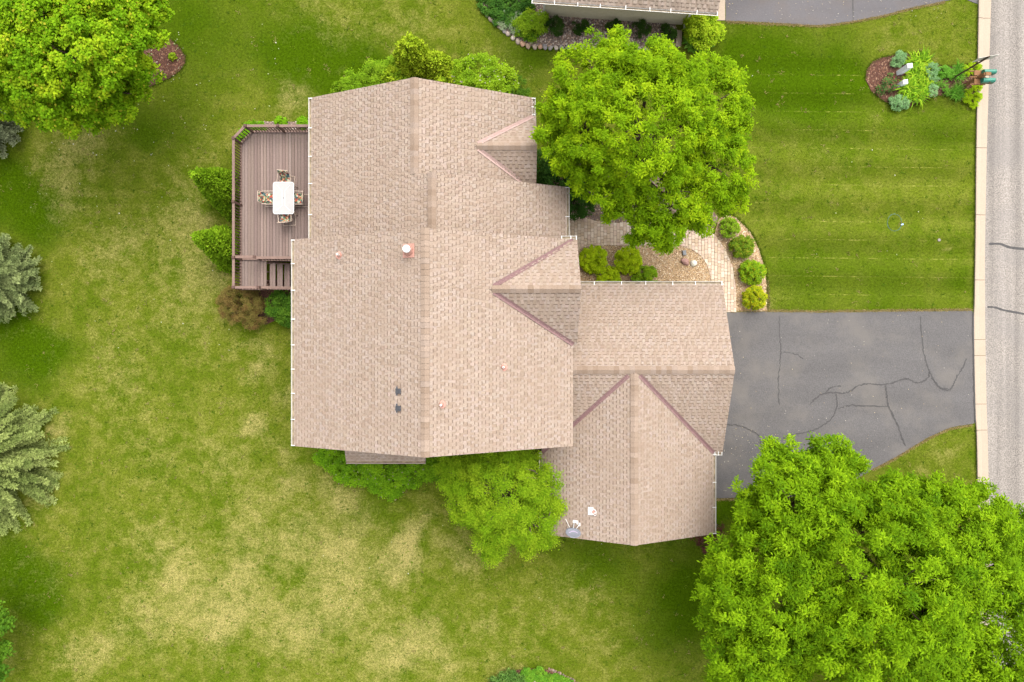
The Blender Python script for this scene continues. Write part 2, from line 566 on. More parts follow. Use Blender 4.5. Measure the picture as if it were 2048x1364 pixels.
def lawn_material():
    m = bpy.data.materials.new('lawn_grass')
    m.use_nodes = True
    N, L = m.node_tree.nodes, m.node_tree.links
    p = N['Principled BSDF']
    p.inputs['Roughness'].default_value = 0.95
    p.inputs['Specular IOR Level'].default_value = 0.0
    geo = N.new('ShaderNodeNewGeometry')

    def noise(sc, det=4, rough=.6, vec=None):
        n = N.new('ShaderNodeTexNoise')
        n.inputs['Scale'].default_value = sc
        n.inputs['Detail'].default_value = det
        n.inputs['Roughness'].default_value = rough
        L.new(vec or geo.outputs['Position'], n.inputs['Vector'])
        return n.outputs['Fac']

    def attr(n):
        a = N.new('ShaderNodeAttribute')
        a.attribute_name = n
        return a.outputs['Fac']

    def math_(op, a, b=None, c=None):
        n = N.new('ShaderNodeMath')
        n.operation = op
        for i, v in enumerate((a, b, c)):
            if v is None: continue
            if isinstance(v, (int, float)): n.inputs[i].default_value = v
            else: L.new(v, n.inputs[i])
        return n.outputs[0]

    def ramp(v, lo, hi, a=0.0, b=1.0):
        n = N.new('ShaderNodeMapRange')
        n.interpolation_type = 'SMOOTHSTEP'
        L.new(v, n.inputs['Value'])
        n.inputs['From Min'].default_value, n.inputs['From Max'].default_value = lo, hi
        n.inputs['To Min'].default_value, n.inputs['To Max'].default_value = a, b
        return n.outputs[0]

    def mix(f, a, b, mode='MIX'):
        n = N.new('ShaderNodeMix')
        n.data_type = 'RGBA'
        n.blend_type = mode
        for i, v in ((0, f), (6, a), (7, b)):
            if isinstance(v, tuple): n.inputs[i].default_value = (*v, 1)
            elif isinstance(v, (int, float)): n.inputs[i].default_value = v
            else: L.new(v, n.inputs[i])
        return n.outputs[2]

    big = noise(0.33, 5, .6)
    mid = noise(1.5, 5, .65)
    fine = noise(9.0, 3, .7)
    grain = noise(24.0, 2, .6)
    grass = mix(ramp(big, .38, .62), (0.050, 0.074, 0.0040), (0.071, 0.089, 0.0075))
    grass = mix(ramp(mid, .38, .66, 0, .6), grass, (0.110, 0.114, 0.018))
    lush_shade_f = math_('MULTIPLY', attr('lush_shade'), ramp(mid, .25, .6, .75, 1.05))
    grass = mix(ramp(lush_shade_f, .05, .80), grass, (0.030, 0.057, 0.0012))
    d = math_('ADD', attr('dry'), math_('MULTIPLY', math_('SUBTRACT', mid, .5), 1.0))
    d = math_('ADD', d, math_('MULTIPLY', math_('SUBTRACT', big, .5), .5))
    d = math_('ADD', d, math_('MULTIPLY', math_('SUBTRACT', fine, .5), .6))
    rag = noise(3.6, 9, .82)
    d = math_('ADD', d, math_('MULTIPLY', math_('SUBTRACT', rag, .5), 1.0))
    straw = mix(ramp(grain, .35, .65), (0.185, 0.155, 0.046), (0.262, 0.216, 0.085))
    grass = mix(ramp(d, .20, 1.20, 0, .74), grass, straw)
    # leftover clippings in broken lines along the mower passes
    sx = N.new('ShaderNodeSeparateXYZ')
    L.new(geo.outputs['Position'], sx.inputs[0])
    yy = math_('ADD', sx.outputs['Y'], math_('MULTIPLY', sx.outputs['X'], 0.011))
    yy = math_('ADD', yy, math_('MULTIPLY', math_('SUBTRACT', mid, .5), .05))
    u = math_('FRACT', math_('DIVIDE', math_('ADD', yy, 20.22), 0.888))
    dist = math_('ABSOLUTE', math_('SUBTRACT', u, .5))
    line = ramp(dist, .010, .036, 1, 0)
    line = math_('MULTIPLY', line, ramp(noise(2.6, 5, .85), .45, .62))
    line = math_('MULTIPLY', line, ramp(noise(.21, 2, .5), .44, .60, .12, 1))
    line = math_('MULTIPLY', line, math_('MULTIPLY', attr('stripe'), .85))
    grass = mix(line, grass, (0.19, 0.185, 0.04))
    # alternate passes lean the blades one way and the other
    w = math_('SINE', math_('MULTIPLY', yy, math.pi / 0.888))
    grass = mix(1.0, grass, ramp(math_('MULTIPLY', w, attr('stripe')), -1, 1, .87, 1.10), 'MULTIPLY')
    v = math_('ADD', math_('MULTIPLY', math_('SUBTRACT', fine, .5), 1.6), math_('MULTIPLY', math_('SUBTRACT', grain, .5), 1.5))
    grass = mix(1.0, grass, math_('ADD', v, 1.0), 'MULTIPLY')
    L.new(grass, p.inputs['Base Color'])
    b = N.new('ShaderNodeBump')
    b.inputs['Strength'].default_value = 0.5
    b.inputs['Distance'].default_value = 0.04
    L.new(math_('ADD', fine, grain), b.inputs['Height'])
    L.new(b.outputs[0], p.inputs['Normal'])
    return m


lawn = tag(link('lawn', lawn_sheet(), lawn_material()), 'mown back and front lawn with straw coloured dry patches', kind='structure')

# ------------------------------------------------------------------ paved ground
Z1, Z2 = 0.006, 0.011


def sheet(name, poly, m, z=Z1, parent=None, skirt=0.0):
    b = MB()
    b.face([(x, y, z) for x, y in poly])
    if skirt:
        n = len(poly)
        for i in range(n):
            (x1, y1), (x2, y2) = poly[i - 1], poly[i]
            b.face([(x1, y1, z), (x2, y2, z), (x2, y2, z - skirt), (x1, y1, z - skirt)])
    return b.build(name, m, parent)


def ccw(p):
    return p if area(p) > 0 else list(reversed(p))


def ragged(p, step=0.25, amp=0.03):
    out = []
    for i in range(len(p)):
        a, b = np.array(p[i - 1]), np.array(p[i])
        n = max(1, int(np.linalg.norm(b - a) / step))
        for k in range(n):
            q = a + (b - a) * k / n
            out.append((q[0] + R.uniform(-amp, amp), q[1] + R.uniform(-amp, amp)))
    return out


DRIVE_PX = [(1380, 624), (1455, 624), (1530, 623.5), (1640, 625), (1800, 623), (1945, 621.5), (1947, 720), (1949, 846), (1930, 850), (1900, 855), (1870, 868),
            (1830, 890), (1790, 915), (1745, 938), (1700, 965), (1640, 988), (1560, 995), (1480, 996), (1428, 997), (1380, 997)]
def asphalt_wear(m, sx, sy, lo, hi):
    """wheel-path polish: long soft bands along the way cars run"""
    N, L = m.node_tree.nodes, m.node_tree.links
    p = N['Principled BSDF']
    src = p.inputs['Base Color'].links[0].from_socket
    geo = N.new('ShaderNodeNewGeometry')
    mp = N.new('ShaderNodeMapping')
    mp.inputs['Scale'].default_value = (sx, sy, 1)
    n = N.new('ShaderNodeTexNoise')
    n.inputs['Scale'].default_value = 1.0
    n.inputs['Detail'].default_value = 4
    L.new(geo.outputs['Position'], mp.inputs[0])
    L.new(mp.outputs[0], n.inputs['Vector'])
    r = N.new('ShaderNodeMapRange')
    r.inputs['From Min'].default_value = .33
    r.inputs['From Max'].default_value = .67
    r.inputs['To Min'].default_value = lo
    r.inputs['To Max'].default_value = hi
    L.new(n.outputs['Fac'], r.inputs['Value'])
    x = N.new('ShaderNodeMix')
    x.data_type = 'RGBA'
    x.blend_type = 'MULTIPLY'
    x.inputs[0].default_value = 1
    L.new(src, x.inputs[6])
    L.new(r.outputs[0], x.inputs[7])
    L.new(x.outputs[2], p.inputs['Base Color'])


asphalt_wear(M_ASPHALT, .22, .9, .92, 1.08)
asphalt_wear(M_ASPHALT_B, .25, .8, .93, 1.07)
drive = tag(sheet('driveway', ragged(ccw(ground_poly(DRIVE_PX)), .3, .02), M_ASPHALT, 0.02, skirt=.03), 'dark asphalt driveway with sealed cracks by the garage', kind='structure')


def strip(b, pts, w, z, jitter=.25):
    P = [np.array(p) for p in pts]
    L_, R_ = [], []
    for i, p in enumerate(P):
        d = P[min(i + 1, len(P) - 1)] - P[max(i - 1, 0)]
        d = d / (np.linalg.norm(d) + 1e-9)
        n = np.array([-d[1], d[0]])
        ww = w * (1 + R.uniform(-jitter, jitter)) * (0.55 if i in (0, len(P) - 1) else 1)
        L_.append(p + n * ww / 2)
        R_.append(p - n * ww / 2)
    for i in range(len(P) - 1):
        b.face([(*R_[i], z), (*R_[i + 1], z), (*L_[i + 1], z), (*L_[i], z)])


CRACKS = [([(1558, 632), (1560, 680), (1561, 700), (1559, 730), (1556, 765), (1558, 810)], .085),
          ([(1566, 704), (1590, 708), (1606, 717)], .07),
          ([(1840, 632), (1845, 690), (1850, 720), (1858, 742), (1870, 765), (1885, 778), (1897, 780), (1905, 772), (1912, 755), (1925, 735), (1932, 718)], .10),
          ([(1620, 808), (1640, 790), (1662, 785), (1690, 786), (1720, 770), (1740, 768), (1770, 769), (1800, 760), (1815, 758), (1830, 765), (1845, 763), (1855, 755), (1858, 745)], .11),
          ([(1650, 785), (1662, 775), (1682, 772)], .08), ([(1671, 788), (1674, 805), (1667, 830), (1650, 848), (1620, 862), (1590, 869), (1565, 876)], .08),
          ([(1675, 818), (1700, 811), (1740, 812), (1775, 813)], .08), ([(1771, 772), (1773, 790), (1778, 815), (1795, 850), (1810, 892)], .11),
          ([(1452, 848), (1480, 852), (1500, 860), (1518, 870)], .07), ([(1519, 872), (1522, 890), (1524, 912)], .07),
          ([(1862, 755), (1880, 775), (1893, 777)], .07)]
for i, (pts, w) in enumerate(CRACKS):
    b = MB()
    strip(b, [(x + R.gauss(0, .016), y + R.gauss(0, .016)) for x, y in smooth_line(ground_poly(pts), 10)], w * .60, 0.0235 + .0015 * i, .5)
    b.build('crack_sealant', M_SEAL, drive)
b = MB()
strip(b, smooth_line(ground_poly([(1945, 624), (1947, 720), (1949, 800), (1949.5, 845)]), 6), .09, 0.045, .5)
b.build('edge_joint', M_SEAL, drive)

# neighbour's drive, with its concrete apron
NDRIVE = [(1451, -180), (1451, 42), (1480, 43), (1560, 47), (1630, 50.5), (1660, 49), (1700, 43), (1760, 32), (1830, 14), (1890, 2), (1925, -5), (1940, 3), (1957, 9), (1957, -180)]
ndrive = tag(sheet('neighbour_driveway', ragged(ccw(ground_poly(NDRIVE)), .3, .02), M_ASPHALT_B, 0.02, skirt=.03), 'grey asphalt driveway of the house at the top', kind='structure')
b = MB()
strip(b, ground_poly([(1706, -60), (1705, 0), (1706, 40)]), .07, .025)
b.build('crack_sealant', M_SEAL, ndrive)
tag(sheet('concrete_apron', ccw(ground_poly([(1330, -180), (1450, -180), (1450, 41), (1432, 41), (1404, 26), (1330, 26)])), M_CONCRETE, 0.03, skirt=.05),
    'pale concrete apron beside the neighbour driveway', kind='structure')

# street
KL = [(1966, -220), (1958, -60), (1956, 0), (1953, 180), (1951, 297), (1950, 405), (1949, 500), (1948, 560), (1947, 625), (1947.5, 700), (1949, 780), (1951, 850), (1952.5, 900), (1954, 1000), (1957, 1150), (1962, 1400), (1972, 1650)]
KR = [(1992, -220), (1984, -60), (1981.5, 0), (1976, 180), (1972.7, 297), (1970.5, 405), (1969, 500), (1969, 560), (1969.5, 625), (1970.5, 700), (1972, 780), (1973.8, 850), (1975, 900), (1977, 1000), (1980, 1150), (1985, 1400), (1996, 1650)]
kl = smooth_line(ground_poly(KL), 8)
kr = smooth_line(ground_poly(KR), 8)
road_poly = [(x - .02, y) for x, y in kr] + [(kr[-1][0] + 8.5, kr[-1][1]), (kr[0][0] + 8.5, kr[0][1])]


def road_material():
    m = mat('street_asphalt', (0.275, 0.243, 0.212), rough=0.95, spec=0.1, noise=17, amt=0.44, bump=0.5, noise2=.35, amt2=.5, tint2=(0.22, 0.20, 0.185))
    N, L = m.node_tree.nodes, m.node_tree.links
    p = N['Principled BSDF']
    src = p.inputs['Base Color'].links[0].from_socket
    geo = N.new('ShaderNodeNewGeometry')
    mp = N.new('ShaderNodeMapping')
    mp.inputs['Scale'].default_value = (1.9, 0.05, 1)
    n = N.new('ShaderNodeTexNoise')
    n.inputs['Scale'].default_value = 1.0
    n.inputs['Detail'].default_value = 3
    L.new(geo.outputs['Position'], mp.inputs[0])
    L.new(mp.outputs[0], n.inputs['Vector'])
    r = N.new('ShaderNodeMapRange')
    r.inputs['From Min'].default_value = .35
    r.inputs['From Max'].default_value = .65
    r.inputs['To Min'].default_value = .80
    r.inputs['To Max'].default_value = 1.16
    L.new(n.outputs['Fac'], r.inputs['Value'])
    x = N.new('ShaderNodeMix')
    x.data_type = 'RGBA'
    x.blend_type = 'MULTIPLY'
    x.inputs[0].default_value = 1
    L.new(src, x.inputs[6])
    L.new(r.outputs[0], x.inputs[7])
    L.new(x.outputs[2], p.inputs['Base Color'])
    return m


road = tag(sheet('road', ccw(road_poly), road_material(), 0.012), 'worn pale asphalt street along the right edge', kind='structure')
for pts, w in (([(1977, 488), (2000, 488), (2020, 495), (2060, 499)], .11), ([(1974, 614), (1990, 615), (2010, 621), (2060, 630)], .09)):
    b = MB()
    strip(b, smooth_line(ground_poly(pts), 5), w, 0.017)
    b.build('crack_sealant', M_SEAL, road)

kerb = tag(empty('kerb', at(1960, 682)), 'pale concrete kerb and gutter between lawn and street', kind='structure')
JOINTS = [-200, 37, 165, 296, 430, 560, 679, 711, 808, 860, 1000, 1130, 1260, 1390, 1640]


def x_at(line, y):
    for (x1, y1), (x2, y2) in zip(line[:-1], line[1:]):
        if min(y1, y2) <= y <= max(y1, y2) and y1 != y2:
            return x1 + (x2 - x1) * (y - y1) / (y2 - y1)
    return line[-1][0]


for j0, j1 in zip(JOINTS[:-1], JOINTS[1:]):
    y0, y1 = at(0, j0).y - .012, at(0, j1).y + .012
    n = max(2, int(abs(y1 - y0) / .5))
    b = MB()
    prof = [(0.0, .0), (0.0, .085), (.10, .095), (.42, .040), (.46, .030), (1.0, .036), (1.0, .0)]
    rows = []
    for k in range(n + 1):
        y = y0 + (y1 - y0) * k / n
        xa, xb = x_at(kl, y), x_at(kr, y)
        drop = .55 if 618 < j0 + (j1 - j0) * k / n < 860 else 1.0
        rows.append([(xa + (xb - xa) * t, y, z * drop + (.0)) for t, z in prof])
    for k in range(n):
        for i in range(len(prof) - 1):
            b.face([rows[k][i], rows[k][i + 1], rows[k + 1][i + 1], rows[k + 1][i]])
    b.face(list(reversed(rows[0])))
    b.face(rows[-1])
    b.build('kerb_section', M_CONCRETE, kerb)
b = MB()
for j in JOINTS[1:-1]:
    y = at(0, j).y
    b.face([(x_at(kl, y), y - .014, .016), (x_at(kr, y), y - .014, .016), (x_at(kr, y), y + .014, .016), (x_at(kl, y), y + .014, .016)])
b.build('joint_filler', M_JOINT, kerb)

# ------------------------------------------------------------------ planting beds
FRONT_BED = [(1120, 490), (1160, 488), (1250, 488), (1360, 488), (1385, 498), (1402, 511), (1414, 528), (1421, 550), (1423, 575), (1423, 600), (1120, 600)]
OUTER_BED = [(1436, 440), (1450, 430), (1466, 432), (1484, 446), (1504, 470), (1518, 500), (1527, 530), (1532, 560), (1534, 622), (1472, 622), (1472, 575), (1466, 535), (1450, 500), (1430, 470)]
NORTH_BED = [(1090, 300), (1180, 310), (1300, 320), (1400, 380), (1436, 436), (1425, 465), (1400, 455), (1350, 440), (1290, 443), (1230, 447), (1190, 443), (1158, 432), (1090, 428)]
PATH_PX = [(1090, 424), (1140, 425), (1160, 431), (1190, 442), (1230, 446), (1290, 442), (1350, 440), (1400, 454), (1430, 470), (1450, 500), (1465, 533), (1471, 575), (1472, 624),
           (1424, 624), (1423, 575), (1420, 550), (1413, 528), (1401, 511), (1384, 499), (1360, 490), (1250, 491), (1185, 491), (1162, 497), (1145, 508), (1090, 510)]


def bed(name, px, m, label, z=0.016, parent=None):
    b = MB()
    poly = ragged(ccw(ground_poly(px)), .22, .018)
    b.face([(x, y, z) for x, y in poly])
    n = len(poly)
    for i in range(n):
        (x1, y1), (x2, y2) = poly[i - 1], poly[i]
        b.face([(x1, y1, 0), (x2, y2, 0), (x2, y2, z), (x1, y1, z)])
    return tag(b.build(name, m), label, kind='structure'), poly


OCT_V = np.array([(1, 0, 0), (-1, 0, 0), (0, 1, 0), (0, -1, 0), (0, 0, 1), (0, 0, -1)], float)
OCT_F = np.array([(0, 2, 4), (2, 1, 4), (1, 3, 4), (3, 0, 4), (2, 0, 5), (1, 2, 5), (3, 1, 5), (0, 3, 5)])


def pebbles(name, label, polys, per_m2, size, palette, m, z=.012, avoid=(), flat=.55, jag=.25, parent=None):
    """loose stones or chips as one joined mesh"""
    P = []
    for poly in polys:
        xs, ys = [p[0] for p in poly], [p[1] for p in poly]
        n = int(abs(area(poly)) * per_m2 * (max(xs) - min(xs)) * (max(ys) - min(ys)) / abs(area(poly)))
        for x, y in zip(NR.uniform(min(xs), max(xs), n), NR.uniform(min(ys), max(ys), n)):
            if inside_poly(x, y, poly) and not any((x - a) ** 2 + (y - b_) ** 2 < r * r for a, b_, r in avoid):
                P.append((x, y))
    P = np.array(P)
    n = len(P)
    s = NR.uniform(size[0], size[1], (n, 1)) * NR.uniform(.65, 1.2, (n, 3))
    s[:, 2] *= flat
    ang = NR.uniform(0, 6.28, n)
    V = OCT_V[None] * s[:, None, :] * NR.uniform(1 - jag, 1 + jag, (n, 6, 1))
    c, si = np.cos(ang)[:, None], np.sin(ang)[:, None]
    V = np.stack([V[..., 0] * c - V[..., 1] * si, V[..., 0] * si + V[..., 1] * c, V[..., 2]], -1)
    V[..., :2] += P[:, None, :]
    V[..., 2] += z + s[:, 2][:, None] * .4
    tri = V[:, OCT_F, :].reshape(-1, 3)
    pal = np.array(palette)
    colr = pal[NR.integers(0, len(pal), n)] * NR.uniform(.75, 1.2, (n, 1))
    me = np_mesh(name, tri, n * 8, np.repeat(colr, 8, 0), 3)
    o = link(name, me, m, parent)
    return tag(o, label, kind='stuff')


PEA = [(.42, .30, .17), (.50, .38, .24), (.32, .20, .10), (.55, .44, .31), (.38, .25, .15), (.24, .15, .085)]
ROCK = [(.34, .25, .20), (.45, .36, .29), (.22, .17, .15), (.30, .20, .14), (.52, .45, .38), (.17, .135, .125), (.40, .27, .20)]
g1, p1 = bed('front_gravel_bed', FRONT_BED, M_SOIL_PEA, 'tan gravel bed between the walk and the garage')
g2, p2 = bed('outer_gravel_bed', OUTER_BED, M_SOIL_PEA, 'tan gravel strip along the outside of the curved walk')
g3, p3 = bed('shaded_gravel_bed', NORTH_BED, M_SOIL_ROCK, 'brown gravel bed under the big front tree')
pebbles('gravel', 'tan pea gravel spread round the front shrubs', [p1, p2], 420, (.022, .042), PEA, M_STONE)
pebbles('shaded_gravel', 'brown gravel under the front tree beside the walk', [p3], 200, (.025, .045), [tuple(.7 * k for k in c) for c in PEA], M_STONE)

# the paved walk
path = tag(sheet('path', ccw(ground_poly(PATH_PX)), mat('joint_sand', (0.19, 0.135, 0.085), rough=.95, noise=20, amt=.3), 0.02, skirt=.02),
           'curved walk of tan square pavers from the door to the driveway', kind='structure')
PAL = [(.45, .345, .245), (.49, .385, .285), (.42, .315, .215), (.47, .35, .265), (.52, .42, .32)]


def lay_pavers():
    poly = ccw(ground_poly(PATH_PX))
    inner = poly
    cw = 0.158
    xs = [p[0] for p in poly]
    ys = [p[1] for p in poly]
    rest = MB()
    shared = {}
    singles = []
    x = min(xs)
    while x < max(xs):
        y = min(ys) + R.uniform(-.15, 0)
        while y < max(ys):
            ln = R.choice((.158, .158, .158, .237, .316))
            q = [(x + .006, y + .006), (x + cw - .006, y + .006), (x + cw - .006, y + ln - .006), (x + .006, y + ln - .006)]
            full = all(inside_poly(a, c, inner) for a, c in q)
            c = vary(R.choice(PAL), .1)
            if full:
                singles.append((x + cw / 2, y + ln / 2, ln))
            elif inside_poly(x + cw / 2, y + ln / 2, inner) or any(inside_poly(a, e, inner) for a, e in q):
                k = clip_convex(inner, q)
                if len(k) >= 3 and abs(area(k)) > .002:
                    k = ccw(k)
                    rest.prism(k, .012, .046, c)
            y += ln
        x += cw
    # those in the open near the driveway and door show largest
    cx = [p for p in singles]

    def key(p):
        px, py = p[0] * FPX / H + 1024, 682 - p[1] * FPX / H
        hid = 1 if (1290 < px < 1420 and py < 505) else 0
        und = 1 if (px < 1152 or px < 1446 and py > 560) else 0
        return (hid + und, -p[2], R.random())
    singles.sort(key=key)
    for x, y, ln in singles[:300]:
        ci = R.randrange(len(PAL))
        kk = (ln, ci)
        if kk not in shared:
            b = MB()
            b.box(0, 0, 0, cw - .013, ln - .013, .034, col=PAL[ci], bevel=.006)
            shared[kk] = b.mesh('paver')
        link('paver', shared[kk], M_PAVER, path, (x, y, .03 + R.uniform(-.003, .003)))
    for x, y, ln in singles[300:]:
        rest.box(x, y, .03 + R.uniform(-.003, .003), cw - .013, ln - .013, .034, col=vary(R.choice(PAL), .08), bevel=.006)
    tag(rest.build('paver_field', M_PAVER, path), kind='stuff')


lay_pavers()

# mulch beds
TREE_BED = [(180, 40), (260, 45), (318, 66), (340, 78), (358, 94), (371, 112), (371, 126), (360, 142), (340, 155), (318, 166), (296, 174), (230, 190), (150, 170), (120, 100)]
POST_BED = [(1731, 160), (1733, 140), (1745, 124), (1765, 115), (1787, 111), (1810, 108), (1840, 112), (1860, 124), (1885, 134), (1915, 133), (1949, 129), (1953, 150), (1952, 212), (1928, 205),
            (1900, 192), (1870, 190), (1850, 202), (1820, 213), (1790, 211), (1765, 201), (1742, 182)]
BOTTOM_BED = [(975, 1430), (985, 1362), (1005, 1348), (1035, 1340), (1062, 1337), (1090, 1338), (1120, 1350), (1150, 1364), (1185, 1386), (1220, 1430)]
m1, pm1 = bed('tree_mulch_bed', TREE_BED, M_MULCH, 'brown mulch bed under the maple in the corner', .03)
m2, pm2 = bed('mailbox_mulch_bed', POST_BED, M_MULCH, 'teardrop mulch bed round the mailboxes by the street', .03)
m3, pm3 = bed('bottom_mulch_bed', BOTTOM_BED, M_MULCH, 'mulch bed at the bottom edge of the photo', .03)
m4, pm4 = bed('house_side_bed', [(500, 560), (640, 560), (640, 640), (560, 636), (530, 650), (500, 630)], M_MULCH, 'bare earth beside the deck shrubs', .012)
CHIPC = [(.14, .065, .04), (.09, .042, .03), (.20, .10, .06), (.11, .05, .038), (.28, .17, .11)]
pebbles('mulch_chips', 'shredded brown mulch in the planting beds', [pm1, pm2, pm3], 260, (.02, .05), CHIPC, M_CHIP, z=.03, flat=.25, jag=.5)

NBED = [(958, -40), (966, 18), (985, 40), (1010, 62), (1036, 82), (1056, 92), (1090, 94), (1150, 95), (1220, 96), (1300, 98), (1345, 100), (1352, 98), (1352, 50), (1370, 40), (1370, -60)]
n1, pn1 = bed('river_rock_bed', NBED, M_SOIL_ROCK, 'river rock bed below the neighbour wall')
pebbles('river_rock', 'mixed river rock under the sage siding', [pn1], 230, (.03, .062), ROCK, M_STONE)
NB2 = [(935, -60), (958, 10), (975, 30), (1060, 40), (1075, -60)]

# rounded stones edging the neighbour's rock bed
edging = tag(empty('stone_edging', at(1100, 95)), 'row of rounded edging stones along the river rock bed', 'stone edging')
line = smooth_line([(962, 10), (972, 28), (990, 46), (1012, 64), (1036, 83), (1052, 91), (1064, 94), (1090, 95), (1130, 96), (1180, 97), (1230, 98), (1300, 100), (1352, 102)], 12)
acc, last = 0.0, None
SC = [(.33, .26, .20), (.38, .23, .15), (.25, .225, .21), (.40, .34, .28), (.30, .21, .145), (.21, .19, .19), (.36, .29, .24)]


def stone_mesh(name, r, col, seed, flat=.6, sub=2):
    import bmesh
    rr = random.Random(seed)
    bm = bmesh.new()
    bmesh.ops.create_icosphere(bm, subdivisions=sub, radius=1)
    ph = [rr.uniform(0, 6) for _ in range(6)]
    for v in bm.verts:
        k = 1 + .16 * math.sin(v.co.x * 2.3 + ph[0]) + .14 * math.sin(v.co.y * 2.7 + ph[1]) + .1 * math.sin(v.co.z * 3 + v.co.x * 2 + ph[2])
        v.co = Vector((v.co.x * r[0], v.co.y * r[1], v.co.z * r[2] * flat)) * k
    me = bpy.data.meshes.new(name)
    bm.to_mesh(me)
    bm.free()
    a = me.attributes.new('col', 'FLOAT_COLOR', 'FACE')
    arr = np.ones((len(me.polygons), 4), np.float32)
    arr[:, :3] = col
    a.data.foreach_set('color', arr.ravel())
    me.polygons.foreach_set('use_smooth', [True] * len(me.polygons))
    return me


STONES = [stone_mesh('edging_stone', (.13 + .02 * (i % 3), .105 + .015 * (i % 2), .12), SC[i % len(SC)], i) for i in range(14)]
eo = parent_world(edging)
q = at(*line[0])
for p in line:
    w = at(*p)
    if (w - q).length > R.uniform(.24, .29):
        o = link('stone', R.choice(STONES), M_STONE, edging, (w.x - eo[0], w.y - eo[1], .04))
        o.rotation_euler = (0, 0, R.uniform(0, 6))
        s = R.uniform(.8, 1.1)
        o.scale = (s, s, s)
        q = w
# ------------------------------------------------------------------ the house
house = tag(empty('house', (-1.5, 0, 0)), 'large house with pinkish tan shingle roofs in the middle of the photo', 'house')
HO = (-1.5, 0, 0)
SH = [(.350, .270, .212), (.334, .254, .196), (.366, .286, .229), (.343, .264, .205), (.304, .227, .171), (.358, .283, .232), (.330, .252, .195)]
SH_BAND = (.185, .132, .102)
COURSE = .136            # exposed course, measured on the flat
INDIV = []               # teeth of the tall roof kept as single shingles


def roof_slope(poly, g, z0, base, collect=False, parent=house, pal=SH, course=COURSE, band=SH_BAND, name='roof', label=None):
    """poly: convex CCW plan; g: horizontal unit vector up the slope times pitch; z0: height at the plan point `base`"""
    gx, gy = g
    L = math.hypot(gx, gy)
    ux, uy = gx / L, gy / L          # up the slope
    tx, ty = -uy, ux                 # along the eave

    def z(x, y): return z0 + gx * (x - base[0]) + gy * (y - base[1])
    poly = ccw(poly)
    b = MB()
    top = [(x, y, z(x, y) - .002) for x, y in poly]
    bot = [(x, y, z(x, y) - .17) for x, y in poly]
    b.face(top)
    b.face(list(reversed(bot)))
    for i in range(len(poly)):
        b.face([bot[i - 1], bot[i], top[i], top[i - 1]])
    slab = b.build(name, M_FASCIA, parent)
    if label: slab['label'] = label
    sh = MB()
    vs = [ux * x + uy * y for x, y in poly]
    us = [tx * x + ty * y for x, y in poly]
    vmin, vmax, umin, umax = min(vs), max(vs), min(us), max(us)

    def strip_piece(u0, u1, v0, v1, h0, h1, col, skirt=True, low=0.0):
        q = [(tx * u + ux * v, ty * u + uy * v) for u, v in ((u0, v0), (u0, v1), (u1, v1), (u1, v0))]
        k = clip_convex(ccw(q), poly)
        if len(k) < 3 or abs(area(k)) < 2e-4:
            return False

        def hh(p):
            t = (ux * p[0] + uy * p[1] - v0) / (v1 - v0)
            return h0 + (h1 - h0) * t
        k = ccw(k)
        tp = [(p[0], p[1], z(*p) + hh(p)) for p in k]
        sh.face(tp, col)
        if skirt:
            bt = [(p[0], p[1], z(*p) + low) for p in k]
            for i in range(len(k)):
                sh.face([bt[i - 1], bt[i], tp[i], tp[i - 1]], col)
        return True

    v = vmin - .02
    while v < vmax:
        # base layer in pieces of varying colour
        u = umin - R.uniform(0, .3)
        while u < umax:
            w = R.uniform(.12, .30)
            strip_piece(u, u + w, v, v + course + .02, .010, .001, vary(R.choice(pal), .04), True)
            u += w
        # laminated teeth
        u = umin - R.uniform(0, .3)
        while u < umax:
            w = R.choice((.10, .12, .14, .17))
            col = vary(R.choice(pal), .05)
            full = False
            if collect:
                q = [(tx * a + ux * c, ty * a + uy * c) for a, c in ((u, v), (u, v + course), (u + w, v + course), (u + w, v))]
                full = all(inside_poly(*p, poly) for p in q) and abs(vmax - v) > .35 and (vmax - v) < 2.6
            if full:
                cx, cy = tx * (u + w / 2) + ux * v, ty * (u + w / 2) + uy * v
                INDIV.append((cx, cy, z(cx, cy), w, (gx, gy), slab, len(INDIV), strip_piece, (u, v, col)))
            else:
                strip_piece(u, u + w, v, v + course + .015, .024, .012, col, True)
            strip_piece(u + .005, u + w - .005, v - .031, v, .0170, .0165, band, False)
            u += w + R.uniform(.07, .15)
        v += course
    slab['_t'] = 1
    return slab, sh


def finish(slab, sh):
    del slab['_t']
    if sh.f:
        tag(sh.build('shingle_courses', M_SHINGLE, slab), kind='stuff')


SLOPES = []


def slope(*a, **k):
    SLOPES.append(roof_slope(*a, **k))


# A: tall main block; C and B: lower blocks to the north; D, E: garage wings
sA = .495
slope([(-8.9, -4.29), (-3.205, -4.29), (-3.205, 4.15), (-8.9, 4.15)], (sA, 0), 5.4, (-8.9, 0), True)
slope([(-3.205, -4.29), (2.49, -4.29), (2.49, -.17), (-.885, 2.0), (-3.205, 2.0)], (-sA, 0), 5.4, (2.49, 0), True)
slope([(-3.205, 2.0), (-.885, 2.0), (2.49, 4.15), (-3.205, 4.15)], (-sA, 0), 5.4, (2.49, 0), True)
slope([(-.885, 2.0), (2.66, 2.0), (2.66, 4.15), (2.49, 4.15)], (0, -.779), 7.09, (0, 2.0))
slope([(-.885, 2.0), (2.49, -.17), (2.66, -.17), (2.66, 2.0)], (0, .779), 7.09, (0, 2.0))
sC = .485
slope([(-8.6, 6.6), (-3.865, 6.6), (-3.865, 10.43), (-8.6, 10.43)], (sC, 0), 4.0, (-8.6, 0))
slope([(-8.6, 3.9), (-3.13, 3.9), (-3.13, 6.6), (-8.6, 6.6)], (sC, 0), 4.0, (-8.6, 0))
